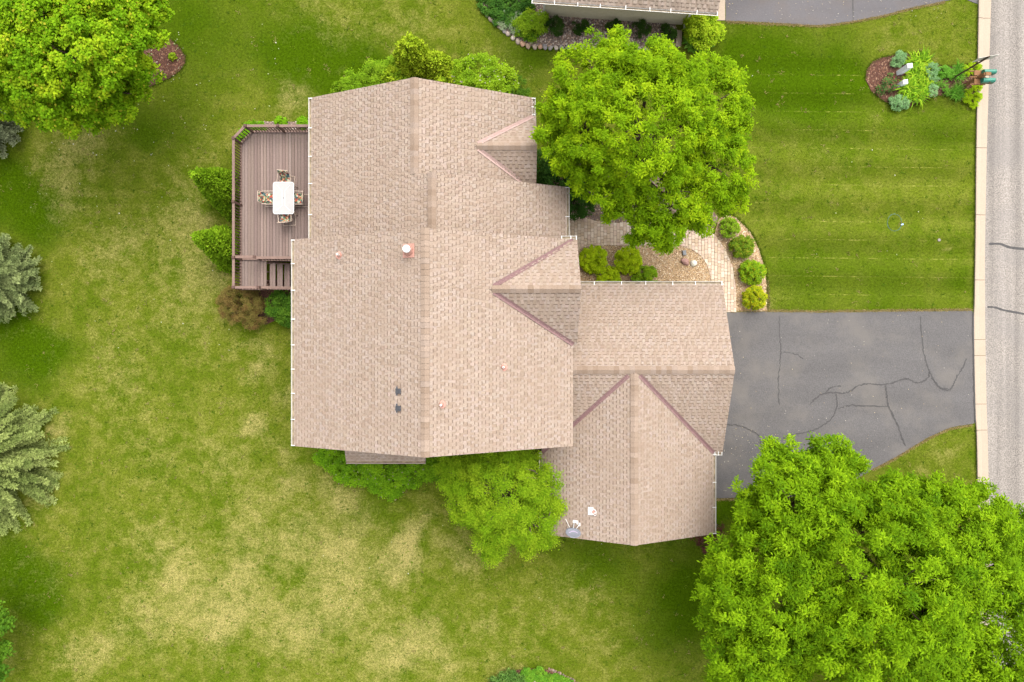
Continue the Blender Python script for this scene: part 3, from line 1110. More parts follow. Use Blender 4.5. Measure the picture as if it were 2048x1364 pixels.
slope([(-3.13, 3.9), (2.34, 3.9), (2.34, 6.6), (-3.13, 6.6)], (-sC, 0), 4.0, (2.34, 0))
slope([(-3.865, 8.03), (-1.56, 8.03), (.88, 9.64), (.88, 10.43), (-3.865, 10.43)], (-sC, 0), 4.0, (.88, 0))
slope([(-3.865, 6.6), (.607, 6.6), (-1.56, 8.03), (-3.865, 8.03)], (-sC, 0), 4.0, (.88, 0))
slope([(-1.56, 8.03), (1.03, 8.03), (1.03, 9.64), (.88, 9.64)], (0, -.739), 5.19, (0, 8.03))
slope([(-1.56, 8.03), (.607, 6.6), (1.03, 6.6), (1.03, 8.03)], (0, .739), 5.19, (0, 8.03))
slope([(2.1, -1.21), (9.32, -1.21), (9.32, 2.52), (2.1, 2.52)], (0, -.464), 3.0, (0, 2.52))
slope([(5.12, -1.21), (8.92, -4.94), (9.32, -4.94), (9.32, -1.21)], (0, .464), 3.0, (0, -4.94))
slope([(1.32, -4.94), (5.12, -1.21), (1.32, -1.21)], (0, .464), 3.0, (0, -4.94))
slope([(1.32, -8.55), (5.12, -8.55), (5.12, -1.21), (1.32, -4.94)], (.4553, 0), 3.0, (1.32, 0))
slope([(5.12, -8.55), (8.92, -8.55), (8.92, -4.94), (5.12, -1.21)], (-.4553, 0), 3.0, (8.92, 0))
slope([(-7.35, -5.31), (-3.83, -5.31), (-3.83, -3.95), (-7.35, -3.95)], (0, .45), 3.0, (0, -5.31))

# single shingles: the 300 nearest the drone
INDIV.sort(key=lambda s: -s[2] + R.uniform(0, .25))
sing = {}
for cx, cy, cz, w, g, slab, _, piece, (u, v, col) in INDIV[:300]:
    ci = R.randrange(len(SH))
    key = (round(w, 2), g, ci)
    if key not in sing:
        s = 1 if g[0] > 0 else -1
        x1 = (COURSE + .015) * s
        zr = abs(g[0]) * (COURSE + .015)
        b = MB()
        hw = w / 2
        lo, hi = .024, .012
        c = SH[ci]
        P = [(0, -hw, lo), (x1, -hw, zr + hi), (x1, hw, zr + hi), (0, hw, lo)]
        Q = [(0, -hw, 0), (x1, -hw, zr), (x1, hw, zr), (0, hw, 0)]
        b.face(P if s > 0 else list(reversed(P)), c)
        for i in range(4):
            b.face([Q[i - 1], Q[i], P[i], P[i - 1]], c)
        sing[key] = b.mesh('shingle')
    link('shingle', sing[key], M_SHINGLE, slab, (cx - HO[0], cy - HO[1], cz - HO[2]))
for s in INDIV[300:]:
    u, v, col = s[8]
    s[7](u, u + s[3], v, v + COURSE + .015, .024, .012, col, True)
for slab, sh in SLOPES:
    finish(slab, sh)

# walls under the roofs
OH = .42


def gable_wall_y(x0, x1, y0, y1, ze, zr, xr):
    """block with its ridge along y"""
    prof = [(x0, 0), (x1, 0), (x1, ze), (xr, zr), (x0, ze)]
    b = MB()
    n = len(prof)
    vs = [(x, y0, z) for x, z in prof] + [(x, y1, z) for x, z in prof]
    b.raw(vs, [tuple(range(n)), tuple(reversed(range(n, 2 * n)))] + [(i, n + i, n + (i + 1) % n, (i + 1) % n) for i in range(n)])
    return b.build('wall', M_SIDING, house)


def gable_wall_x(y0, y1, x0, x1, ze, zr, yr):
    prof = [(y0, 0), (y1, 0), (y1, ze), (yr, zr), (y0, ze)]
    b = MB()
    n = len(prof)
    vs = [(x0, y, z) for y, z in prof] + [(x1, y, z) for y, z in prof]
    b.raw(vs, [tuple(reversed(range(n))), tuple(range(n, 2 * n))] + [(i, (i + 1) % n, n + (i + 1) % n, n + i) for i in range(n)])
    return b.build('wall', M_SIDING, house)


gable_wall_y(-8.9 + OH, 2.49 - OH, -3.95, 3.85, 5.4 + OH * sA - .2, 8.22 - .2, -3.205)
gable_wall_y(-8.6 + OH, .88 - OH, 6.28, 10.1, 4 + OH * sC - .2, 6.297 - .2, -3.865)
gable_wall_y(-8.6 + OH + .004, 2.34 - OH, 3.85, 6.28, 4 + OH * sC - .2, 6.65 - .2, -3.13)
gable_wall_x(-4.94 + OH, 2.52 - OH, 2.07, 8.95, 3 + OH * .464 - .2, 4.73 - .2, -1.21)
gable_wall_y(1.32 + OH, 8.92 - OH, -8.2, -2.0, 3 + OH * .455 - .2, 4.73 - .21, 5.12)
gable_wall_x(-.17 + OH, 4.15 - OH, 1.6, 2.3, 5.4 + OH * .779 - .22, 7.09 - .22, 2.0)
gable_wall_x(6.7, 9.64 - OH, .2, .72, 4 + OH * .739 - .22, 5.19 - .22, 8.03)
b = MB()
b.box(-5.59, -4.45, 1.45, 3.2, 1.0, 2.9)
b.build('wall', M_SIDING, house)

# ridge caps: single bent pieces, lapped
capmesh = {}


def ridge(p0, p1, pitch, tilt=1, exp=.215, half=.165):
    """cap shingles lapped from p0 to p1; pitch = slope of the two sides"""
    p0, p1 = Vector(p0), Vector(p1)
    d = p1 - p0
    n = int(d.length / exp)
    along_y = abs(d.y) > abs(d.x)
    sg = 1 if (d.y if along_y else d.x) > 0 else -1
    for i in range(n):
        p = p0 + d * ((i + .5) / n)
        ci = R.choice((0, 1, 1, 2, 3, 4, 5))
        key = (along_y, round(pitch, 2), sg, ci)
        if key not in capmesh:
            b = MB()
            c = tuple(k * m * (1.06 if ci == 2 else 1) for k, m in zip(SH[ci], (.86, .83, .80)))
            l0, l1 = -exp / 2 * sg - .0, (exp / 2 + .03) * sg
            for s in (-1, 1):
                A = [(0, l0, .060), (0, l1, .040), (s * half, l1, .040 - half * pitch), (s * half, l0, .060 - half * pitch)]
                B = [(x, y, z - .024) for x, y, z in A]
                if not along_y:
                    A = [(y, x, z) for x, y, z in A]
                    B = [(y, x, z) for x, y, z in B]
                b.face(A, c)
                for k in range(4):
                    b.face([B[k - 1], B[k], A[k], A[k - 1]], c)
            capmesh[key] = b.mesh('ridge_cap')
        link('ridge_cap', capmesh[key], M_SHINGLE, house, (p.x - HO[0], p.y, p.z))


ridge((-3.205, -4.29, 8.22), (-3.205, 4.15, 8.22), sA)
ridge((-3.865, 10.43, 6.297), (-3.865, 6.64, 6.297), sC)
ridge((-3.13, 6.6, 6.65), (-3.13, 4.1, 6.65), sC)
ridge((9.32, -1.21, 4.73), (2.5, -1.21, 4.73), .464)
ridge((5.12, -8.55, 4.73), (5.12, -1.42, 4.73), .455)
ridge((2.66, 2.0, 7.09), (-.75, 2.0, 7.09), .779, half=.15)
ridge((1.03, 8.03, 5.19), (-1.45, 8.03, 5.19), .739, half=.15)

# valley flashing: a bent metal strip where two slopes meet


def valley(p0, p1, g1, g2, m, w=.085):
    """g1, g2: plan gradients of the slopes to the left and right of p0->p1"""
    p0, p1 = Vector(p0), Vector(p1)
    d = Vector((p1.x - p0.x, p1.y - p0.y)).normalized()
    nl = Vector((-d.y, d.x))
    b = MB()
    for s, g in ((1, g1), (-1, g2)):
        o = nl * (w * s)
        dz = g[0] * o.x + g[1] * o.y
        A = [Vector((p.x, p.y, p.z + .018)) for p in (p0, p1)]
        B = [Vector((p.x + o.x, p.y + o.y, p.z + dz + .034)) for p in (p0, p1)]
        q = [A[0], A[1], B[1], B[0]]
        b.face(q if s < 0 else list(reversed(q)))
    b.tube([p0 + Vector((0, 0, .026)), p1 + Vector((0, 0, .026))], .012, 5)
    b.build('valley_flashing', m, house)


valley((-.70, 2.12, 7.0), (2.50, 4.12, 5.42), (-sA, 0), (0, -.779), M_VALLEY)
valley((-.70, 1.88, 7.0), (2.50, -.14, 5.42), (0, .779), (-sA, 0), M_VALLEY)
valley((-1.40, 8.14, 5.12), (.90, 9.62, 4.02), (-sC, 0), (0, -.739), M_VALLEY_PALE)
valley((-1.40, 7.92, 5.12), (.60, 6.64, 4.14), (0, .739), (-sC, 0), M_VALLEY_PALE)
valley((5.36, -1.45, 4.62), (8.93, -4.95, 3.0), (0, .464), (-.4553, 0), M_VALLEY)
valley((4.88, -1.45, 4.62), (1.31, -4.95, 3.0), (.4553, 0), (0, .464), M_VALLEY)

# gutters: open channels with hangers


def gutter(p0, p1, out, spacing=1.05, w=.125, hang=True, back=0.0, m=M_WHITE, parent=house, inv=None, ends=(True, True)):
    """p0->p1 along the eave at shingle height, out = outward unit vector (plan)"""
    p0, p1 = Vector(p0), Vector(p1)
    o = Vector((out[0], out[1], 0))
    prof = [(0, -.015), (0, -.11), (.07, -.11), (w - .02, -.04), (w, -.015), (w, 0), (w - .014, 0), (w - .016, -.02), (.075, -.098), (.012, -.098), (.012, -.015)]
    b = MB()
    n = len(prof)
    A = [p0 + o * a + Vector((0, 0, z)) for a, z in prof]
    B = [p1 + o * a + Vector((0, 0, z)) for a, z in prof]
    for i in range(n):
        j = (i + 1) % n
        b.face([A[i], A[j], B[j], B[i]])
    d = (p1 - p0).normalized()
    for p, e, k in ((p0, -d, 0), (p1, d, 1)):
        if ends[k]:
            b.face([p + e * .001 + o * a + Vector((0, 0, z)) for a, z in ((0, -.004), (0, -.112), (.07, -.112), (w + .003, -.03), (w + .003, .004))])
    g = b.build('gutter', m, parent)
    # the trough is lined with grit and leaf litter
    c = MB()
    q = [p0 + o * .013 + Vector((0, 0, -.085)), p1 + o * .013 + Vector((0, 0, -.085)), p1 + o * (w - .022) + Vector((0, 0, -.055)), p0 + o * (w - .022) + Vector((0, 0, -.055))]
    c.face(q)
    c.build('gutter_litter', mat('gutter_litter', (.30, .235, .15), rough=.95, noise=5, amt=.5), g)
    if hang:
        L = (p1 - p0).length
        k = max(2, int(L / spacing))
        for i in range(k + 1):
            p = p0 + d * min(L - .03, max(.03, L * i / k + (R.uniform(-.1, .1) if 0 < i < k else 0)))
            h = MB()
            h.bar(p + o * -.05 + Vector((0, 0, .034)), p + o * (w + .004) + Vector((0, 0, .006)), .03, .008)
            h.build('hanger', M_BRIGHT, g)
    return g


gutter((-8.9, -4.29, 5.4), (-8.9, 4.15, 5.4), (-1, 0))
gutter((-8.6, 4.2, 4.0), (-8.6, 10.43, 4.0), (-1, 0))
gutter((.88, 10.43, 4.0), (.88, 9.66, 4.0), (1, 0), .6)
gutter((.86, 9.64, 4.0), (1.03, 9.64, 4.0), (0, 1), hang=False)
gutter((2.34, 6.6, 4.0), (2.34, 4.2, 4.0), (1, 0), .9)
gutter((2.0, 4.17, 5.41), (2.66, 4.17, 5.41), (0, 1), .5)
gutter((2.5, 2.52, 3.0), (9.32, 2.52, 3.0), (0, 1))
gutter((8.92, -8.55, 3.0), (8.92, -4.99, 3.0), (1, 0))
gutter((8.95, -4.94, 3.0), (9.32, -4.94, 3.0), (0, -1), .4)
gutter((1.32, -8.55, 3.0), (1.32, -4.94, 3.0), (-1, 0))
gutter((-7.35, -5.31, 3.0), (-3.83, -5.31, 3.0), (0, -1), hang=False, m=M_FASCIA)
b = MB()
b.tube([(.95, 10.25, 3.93), (.95, 10.25, 3.6), (.55, 10.2, 3.2), (.55, 10.2, .2)], .04, 8)
b.build('downspout', M_WHITE, house)
b = MB()
b.tube([(2.41, 6.35, 3.93), (2.41, 6.35, 3.6), (2.0, 6.3, 3.2), (2.0, 6.3, .2)], .04, 8)
b.build('downspout', M_WHITE, house)

# things that stick up through the roof


def zA(x): return 8.22 - sA * abs(x + 3.205)


def pipe(px, py, zg, tall, r=.035, lean=0.0):
    p = at(px, py, zg)
    if zg > 4.9: p.z = zA(p.x)
    else: p.z = 4.73 - .4553 * abs(p.x - 5.12)
    b = MB()
    b.lathe([(.16, -.10), (.16, .02), (.10, .05), (r + .012, .14), (r + .01, .16)], p, 14)
    bo = b.build('pipe_boot', M_BOOT, house)
    b = MB()
    q = p + Vector((lean, lean * .6, tall))
    b.tube([p, q], r, 10)
    b.tube([q - Vector((0, 0, .01)), q + Vector((0, 0, .012))], r + .006, 10)
    pp = b.build('vent_pipe', M_BRIGHT, house)
    b = MB()
    b.lathe([(r * .62, 0.0), (0.001, 0.0)], q + Vector((0, 0, .014)), 10)
    b.build('pipe_opening', M_BLACK, pp)


pipe(684, 513, 6.1, .42)
pipe(1007, 734, 6.7, .16)
pipe(884, 808, 7.8, .34)

p = at(819, 503, 7.7)
p.z = zA(p.x)
b = MB()
b.lathe([(.20, -.10), (.20, .06), (.175, .16), (.125, .30), (.125, .42)], p, 18)
b.build('flue_boot', M_BOOT, house)
b = MB()
b.box(p.x + .0, p.y, p.z + .03, .46, .52, .012)
for v_ in range(len(b.v)):
    x, y, z_ = b.v[v_]
    b.v[v_] = (x, y, zA(x) + .03 + (.012 if z_ > p.z + .03 else 0))
b.build('flue_flashing', M_BOOT, house)
b = MB()
b.lathe([(.125, .38), (.12, .50), (.142, .51), (.142, .61), (.13, .63), (.0, .645)], p, 20)
b.build('flue_cap', M_BRIGHT, house)

p = at(1186, 1026, 4.3)
p.z = 4.73 - .4553 * abs(p.x - 5.12)
b = MB()
for v_ in [(-.20, -.17), (.06, -.17), (.06, .17), (-.20, .17)]:
    pass
b.face([(p.x + a, p.y + c, p.z + .4553 * a + .035) for a, c in ((-.17, -.17), (.05, -.17), (.05, .17), (-.17, .17))])
b.build('vent_flashing', M_BRIGHT, house)
b = MB()
for r0, h0, ox, oy in ((.115, .16, .05, .0), (.058, .22, .10, -.09)):
    q = (p.x + ox, p.y + oy, p.z)
    b.lathe([(r0, -.08), (r0, h0), (r0 * .76, h0), (r0 * .76, h0 - .1)], q, 16)
vp = b.build('exhaust_vent', M_BRIGHT, house)
b = MB()
b.lathe([(.085, .10), (.0, .10)], (p.x + .05, p.y, p.z), 14)
b.lathe([(.044, .16), (.0, .16)], (p.x + .10, p.y - .09, p.z), 12)
b.build('vent_opening', M_BOOT, vp)

for px, py in ((797.5, 781.5), (797.5, 816)):
    p = at(px, py, 7.6)
    p.z = zA(p.x)
    b = MB()
    c = []
    for a, e, h in ((-.11, -.095, .06), (.11, -.095, .13), (.11, .095, .13), (-.11, .095, .06)):
        c.append((p.x + a, p.y + e, zA(p.x + a) + h))
    t = [Vector(q) + Vector(((p.x - q[0]) * .22, (p.y - q[1]) * .1, .025)) for q in c]
    lo = [(q[0], q[1], zA(q[0]) - .01) for q in c]
    b.face(t)
    for i in range(4):
        b.face([lo[i - 1], lo[i], c[i], c[i - 1]])
        b.face([c[i - 1], c[i], t[i], t[i - 1]])
    vb = b.build('roof_vent', M_DARKMETAL, house)
    b = MB()
    b.face([(p.x - .06 + a, p.y + e, zA(p.x - .06 + a) + .03) for a, e in ((-.03, -.17), (.03, -.17), (.03, .17), (-.03, .17))])
    b.build('vent_flange', M_DARKMETAL, vb)

# satellite dish on the garage roof corner
dz = 4.73 - .4553 * abs(2.66 - 5.12)
dish = tag(empty('satellite_dish', (2.55, -8.15, dz)), 'grey oval satellite dish on the lower corner of the garage roof', 'satellite dish')
DO = Vector((2.55, -8.15, dz))
n_ = Vector((.10, .86, .50)).normalized()
s_ = n_.cross(Vector((0, 0, 1))).normalized()
t_ = s_.cross(n_).normalized()
ctr = DO + Vector((.06, -.08, .46))
b = MB()
rings, seg = 5, 24
ids = []
for sgn in (0, 1):
    for i in range(rings + 1):
        r = .33 * i / rings
        for k in range(seg):
            a = 2 * math.pi * k / seg
            q = ctr + s_ * (r * math.cos(a)) + t_ * (r * .88 * math.sin(a)) + n_ * (.55 * r * r - sgn * .018)
            ids.append(tuple(q))
fs = []
for sgn in (0, 1):
    o_ = sgn * (rings + 1) * seg
    for i in range(rings):
        for k in range(seg):
            f = (o_ + i * seg + k, o_ + i * seg + (k + 1) % seg, o_ + (i + 1) * seg + (k + 1) % seg, o_ + (i + 1) * seg + k)
            fs.append(f if not sgn else tuple(reversed(f)))
e_ = rings * seg
for k in range(seg):
    fs.append((e_ + k, e_ + (k + 1) % seg, e_ + (rings + 1) * seg + (k + 1) % seg, e_ + (rings + 1) * seg + k))
b.raw(ids, fs)
rf = b.build('reflector', M_DISH, dish, smooth=True)
b = MB()
for k in range(7):      # the faded print on the dish: a curved swoosh
    a0, a1 = -.20 + k * .055, -.20 + (k + 1) * .055
    h0, h1 = -.02 - .10 * math.sin(k * .5), -.02 - .10 * math.sin((k + 1) * .5)
    def P_(a, h): return ctr + s_ * (-a) + t_ * (h - .03) + n_ * (.55 * (a * a + (h - .03) ** 2) + .004)
    b.face([P_(a0, h0), P_(a1, h1), P_(a1, h1 + .045), P_(a0, h0 + .045)])
b.build('printed_mark', M_LOGO, rf)
b = MB()
b.tube([ctr - n_ * .02 - t_ * .28, ctr + n_ * .35 - t_ * .24, ctr + n_ * .62 - t_ * .10 + s_ * .02], .022, 8)
b.build('feed_arm', M_BRIGHT, dish)
b = MB()
q = ctr + n_ * .64 - t_ * .06
b.bar(q - s_ * .10, q + s_ * .12, .085, .09)
b.bar(q - n_ * .06 + s_ * .10, q - n_ * .12 + s_ * .10, .06, .06)
b.build('feed_horn', M_BRIGHT, dish)
b = MB()
b.bar(ctr - n_ * .03, ctr - n_ * .17, .17, .17)
b.build('mount_bracket', M_BRIGHT, dish)
b = MB()
b.tube([ctr - n_ * .1, DO + Vector((.0, -.12, .2)), DO + Vector((.0, -.12, -.02))], .028, 8)
b.tube([ctr - n_ * .12 - t_ * .1, DO + Vector((.34, .22, .22))], .014, 6)
b.tube([ctr - n_ * .12 - t_ * .1, DO + Vector((-.22, .42, -.02))], .011, 6)
b.box(DO.x + .36, DO.y + .24, DO.z + .2, .07, .13, .05)
b.build('mast', M_BRIGHT, dish)
# ------------------------------------------------------------------ the deck
DZ = 1.65
deck = tag(empty('deck', (-10.4, 6.0, 0)), 'raised brown timber deck with railings against the left side of the house', 'deck')
DX0, DX1, DY0, DY1 = -12.50, -8.2, 2.41, 9.66
SX = -11.3            # edge of the landing where the stair starts
SY = 3.72             # north side of the stair opening
BW = .1445
CORNER = [(-12.5, 9.10), (-11.97, 9.66)]
bc = [(.220, .155, .130), (.240, .170, .142), (.202, .141, .117), (.230, .163, .136), (.252, .182, .154)]
x = DX0
k = 0
while x < DX1 - .02:
    x0, x1 = x + .007, min(x + BW - .007, DX1)
    y1a = y1b = DY1 - .02
    if x1 < CORNER[1][0] + .01:
        sl = (CORNER[1][1] - CORNER[0][1]) / (CORNER[1][0] - CORNER[0][0])
        y1a = CORNER[0][1] + (x0 - CORNER[0][0]) * sl
        y1b = CORNER[0][1] + (x1 - CORNER[0][0]) * sl
    lower = DY0 if x1 <= SX + .02 else SY
    # boards butt at a staggered joint near the middle
    b = MB()
    c = vary(R.choice(bc), .06)
    b.prism([(x0, lower), (x1, lower), (x1, y1b), (x0, y1a)], DZ - .035, DZ + R.uniform(-.001, .001), c)
    b.build('deck_board', M_DECK, deck)
    x += BW
# frame under the boards
b = MB()
b.bar((DX0 - .02, DY0 - .02, DZ - .16), (DX0 - .02, 9.08, DZ - .16), .04, .24)
b.bar((DX0, DY0 - .02, DZ - .16), (SX, DY0 - .02, DZ - .16), .04, .24)
b.bar((SX, SY, DZ - .16), (DX1, SY, DZ - .16), .04, .24)
b.bar((-11.97, 9.66, DZ - .16), (DX1, 9.66, DZ - .16), .04, .24)
b.bar((DX0 - .02, 9.08, DZ - .16), (-11.97, 9.66, DZ - .16), .04, .24)
for y in np.arange(2.8, 9.5, .41):
    b.bar((DX0 + .03 if y < 9.0 else -11.9, float(y), DZ - .14), (DX1 if y > SY else SX, float(y), DZ - .14), .04, .2)
b.build('deck_frame', M_BALUSTER, deck)
for px_, py_ in ((DX0 + .1, 2.6), (DX0 + .1, 5.6), (DX0 + .1, 8.6), (-9.5, 9.5), (-11.7, 9.4), (SX - .1, 2.6), (SX - .1, SY + .1)):
    b = MB()
    b.box(px_, py_, .72, .14, .14, 1.44)
    b.build('deck_post', M_BALUSTER, deck)

balm = {}


def railing(p0, p1, z0=DZ, z1=None, posts=(0, 1), bal=True, h=.93, zs0=None):
    """straight run; z0, z1 deck level at each end"""
    z1 = z0 if z1 is None else z1
    p0, p1 = Vector((*p0, z0)), Vector((*p1, z1))
    d = p1 - p0
    up = Vector((0, 0, 1))
    b = MB()
    b.bar(p0 + up * (h + .0), p1 + up * (h + .0), .115, .036)
    b.build('top_rail', M_RAIL, deck)
    b = MB()
    b.bar(p0 + up * (h - .06), p1 + up * (h - .06), .04, .08)
    b.build('rail_support', M_BALUSTER, deck)
    b = MB()
    b.bar(p0 + up * .09, p1 + up * .09, .085, .04)
    b.build('bottom_rail', M_RAIL, deck)
    n = max(1, int(round(d.length / 1.55)))
    if bal:
        nb = int(d.length / .128)
        for i in range(1, nb):
            p = p0 + d * (i / nb)
            if 'b' not in balm:
                m_ = MB()
                m_.box(0, 0, 0, .038, .038, .80)
                balm['b'] = m_.mesh('baluster')
            o = link('baluster', balm['b'], M_BALUSTER, deck, (p.x + 10.4, p.y - 6.0, p.z + .47))
            o.rotation_euler = (0, 0, math.atan2(d.y, d.x))
    return n


def rpost(x, y, z=DZ, h=.985, s=.10, below=.25):
    b = MB()
    b.box(x, y, z + (h - below) / 2, s, s, h + below, col=(.5, .5, .5))
    b.box(x, y, z + h + .012, s + .025, s + .025, .03, bevel=.012)
    b.build('rail_post', M_BALUSTER, deck)


railing((DX0, DY0 + .05), (DX0, SY - .02))
railing((DX0, SY + .08), (DX0, 6.2))
railing((DX0, 6.3), (DX0, 9.06))
railing((-12.47, 9.14), (-12.0, 9.63))
railing((-11.9, 9.66), (-10.55, 9.66))
railing((-10.45, 9.66), (-9.1, 9.66))
railing((-9.0, 9.66), (-8.2, 9.66))
railing((-12.42, SY + .06), (-11.60, SY + .06), bal=False)
railing((DX0 + .06, DY0), (-11.42, DY0))
railing((-11.5, SY + .02), (-8.5, SY + .02), h=.93)
railing((-11.32, DY0 + .01), (-8.85, DY0 + .03), DZ - .05, .42, h=.88)
for q in ((DX0, DY0), (DX0, SY + .03), (DX0, 6.25), (DX0, 9.1), (-11.97, 9.66), (-10.5, 9.66), (-9.05, 9.66), (-11.55, SY + .05), (-11.38, DY0)):
    rpost(*q)
rpost(-8.85, DY0 + .03, .25, .98)
# stair going down towards the house
NR_ = 8
for i in range(1, NR_):
    zt = DZ - i * DZ / NR_
    x0 = SX + .03 + (i - 1) * .27
    for kx in (0, 1):
        b = MB()
        b.box(x0 + .066 + kx * .131, (DY0 + .05 + SY - .08) / 2, zt - .018, .127, SY - DY0 - .13, .036, col=vary(bc[1], .07), bevel=.004)
        b.build('stair_tread', M_DECK, deck)
for y in (DY0 + .03, SY - .07):
    b = MB()
    b.bar((SX - .05, y, DZ - .17), (SX + .05 + 7.3 * .27, y, .06), .04, .28)
    b.build('stair_stringer', M_BALUSTER, deck)
b = MB()
b.bar((-11.5, SY - .10, DZ - .07), (-8.95, SY - .12, .36), .05, .05)
b.build('handrail', M_RAIL, deck)

# ------------------------------------------------------------------ patio furniture
tc_ = at(567, 396, DZ + .72)
TX, TY = tc_.x, tc_.y
table = tag(empty('patio_table', (TX, TY, DZ)), 'white frosted rectangular patio table in the middle of the deck', 'table')


def rrect(cx, cy, sx, sy, r, n=6):
    out = []
    for qx, qy, a0 in ((1, 1, 0), (-1, 1, 90), (-1, -1, 180), (1, -1, 270)):
        for k in range(n + 1):
            a = math.radians(a0 + 90 * k / n)
            out.append((cx + qx * (sx / 2 - r) + r * math.cos(a), cy + qy * (sy / 2 - r) + r * math.sin(a)))
    return out


b = MB()
b.prism(rrect(TX, TY, .90, 1.40, .09), DZ + .712, DZ + .724)
tt = b.build('tabletop', M_TABLE, table)
b = MB()
pr = rrect(TX, TY, .925, 1.43, .10)
b.tube([(x, y, DZ + .718) for x, y in pr + [pr[0]]], .017, 8, cap=False)
b.build('rim', M_BRIGHT, table)
b = MB()
for sx in (-1, 1):
    for sy in (-1, 1):
        b.tube([(TX + sx * .06, TY + sy * .33, DZ + .726), (TX + sx * .30, TY + sy * .58, DZ + .727)], .013, 6)
b.tube([(TX - .06, TY - .3, DZ + .726), (TX - .06, TY + .3, DZ + .726)], .007, 6)
b.tube([(TX + .06, TY - .3, DZ + .726), (TX + .06, TY + .3, DZ + .726)], .007, 6)
b.build('moulded_rib', M_BRIGHT, tt)
b = MB()
b.lathe([(.022, 0), (.022, .006), (0, .006)], (TX, TY, DZ + .7245), 12)
b.build('umbrella_hole', M_DARKMETAL, tt)
for sx in (-1, 1):
    for sy in (-1, 1):
        b = MB()
        b.tube([(TX + sx * .37, TY + sy * .58, DZ + .70), (TX + sx * .40, TY + sy * .62, DZ + .35), (TX + sx * .41, TY + sy * .63, DZ + .004)], .02, 8)
        b.build('leg', M_CHAIR, table)


def cushion(b, segs, w, t):
    """padded strip that follows the polyline segs in (y, z); puffed cross-section"""
    rows = []
    n = len(segs)
    for i, (y, z) in enumerate(segs):
        a = segs[max(0, i - 1)]
        c = segs[min(n - 1, i + 1)]
        dy, dz = c[0] - a[0], c[1] - a[1]
        l = math.hypot(dy, dz)
        ny, nz = -dz / l, dy / l
        if nz < 0 and abs(nz) > .3: ny, nz = -ny, -nz
        row = []
        for u, v in ((-1, .15), (-.92, .75), (-.5, 1), (0, 1.05), (.5, 1), (.92, .75), (1, .15), (.9, -.1), (-.9, -.1)):
            edge = .6 if i in (0, n - 1) else 1
            row.append((u * w / 2 * (.94 if edge < 1 else 1), y + ny * t * v * edge, z + nz * t * v * edge))
        rows.append(row)
    for i in range(n - 1):
        for k in range(9):
            k2 = (k + 1) % 9
            b.face([rows[i][k], rows[i][k2], rows[i + 1][k2], rows[i + 1][k]])
    b.face(list(reversed(rows[0])))
    b.face(rows[-1])


def make_chair(name, label):
    """front faces +Y; built round its own origin on the floor"""
    r = tag(empty(name, (0, 0, 0)), label, 'chair', 'cushioned chairs round the patio table')
    r['local'] = 1
    b = MB()
    cushion(b, [(.24, .455), (.12, .452), (0, .442), (-.12, .432), (-.20, .43)], .47, .065)
    b.build('seat_cushion', M_CUSHION, r)
    b = MB()
    cushion(b, [(-.215, .50), (-.25, .60), (-.285, .72), (-.32, .84), (-.35, .95)], .47, .055)
    b.build('back_cushion', M_CUSHION, r)
    b = MB()
    # seat and back sling frame
    b.tube([(-.25, .26, .41), (-.25, -.20, .40), (-.25, -.26, .50), (-.25, -.37, .98), (-.22, -.385, 1.01), (.22, -.385, 1.01), (.25, -.37, .98), (.25, -.26, .50), (.25, -.20, .40), (.25, .26, .41), (-.25, .26, .41)], .014, 8)
    b.build('frame', M_CHAIR, r)
    for s in (-1, 1):
        b = MB()
        b.tube([(s * .28, -.31, .70), (s * .295, -.10, .665), (s * .295, .20, .655), (s * .295, .29, .60), (s * .29, .28, .35), (s * .285, .25, .06), (s * .285, .16, .018), (s * .285, -.36, .018)], .0145, 8)
        b.build('arm_leg', M_CHAIR, r)
    b = MB()
    b.tube([(-.285, -.36, .018), (.285, -.36, .018)], .0145, 8)
    b.build('rear_stretcher', M_CHAIR, r)
    return r


ch = make_chair('patio_chair', 'floral cushioned patio chair turned askew at the table end farthest from the stairs')
spots = [(ch, 570, 363, math.pi - .10, None), (None, 572, 432, .06, 'floral cushioned patio chair at the end of the white table nearest the deck stairs'),
         (None, 541, 397, -math.pi / 2, 'floral cushioned patio chair between the white table and the outer deck railing'),
         (None, 596, 397, math.pi / 2 - .03, 'floral cushioned patio chair between the white table and the house gutter')]
for c, px, py, rz, lab in spots:
    o = c or copy_tree(ch)
    if lab: o['label'] = lab
    p = at(px, py, DZ + .45)
    o.location = (p.x, p.y, DZ + .002)
    o.rotation_euler = (0, 0, rz)

# ------------------------------------------------------------------ neighbour's house
A0, A1 = at(1063, 0.5, 3.0), at(1436, 26, 3.0)
ang = math.atan2(A1.y - A0.y, A1.x - A0.x)
nh = tag(empty('neighbour_house', (A0.x, A0.y, 0), ang), 'house with grey brown shingles and sage siding at the top edge', 'house')
nh['local'] = 1
LN = (A1 - A0).length
NSH = [(.30, .235, .19), (.26, .20, .155), (.34, .275, .225), (.28, .225, .18), (.23, .18, .14)]
sv = len(SLOPES)
rs, shm = roof_slope([(0, 0), (LN, 0), (LN, 4.6), (0, 4.6)], (0, .42), 3.0, (0, 0), False, nh, NSH, .15, (.15, .115, .09), 'roof')
finish(rs, shm)
rs, shm = roof_slope([(0, 4.6), (LN, 4.6), (LN, 9.2), (0, 9.2)], (0, -.42), 4.932, (0, 4.6), False, nh, NSH, .3, (.15, .115, .09), 'roof')
finish(rs, shm)
gutter((0, 0, 3.0), (LN, 0, 3.0), (0, -1), .92, parent=nh, m=M_BRIGHT)
WX0, WX1, WY = .62, LN - .93, .78
b = MB()
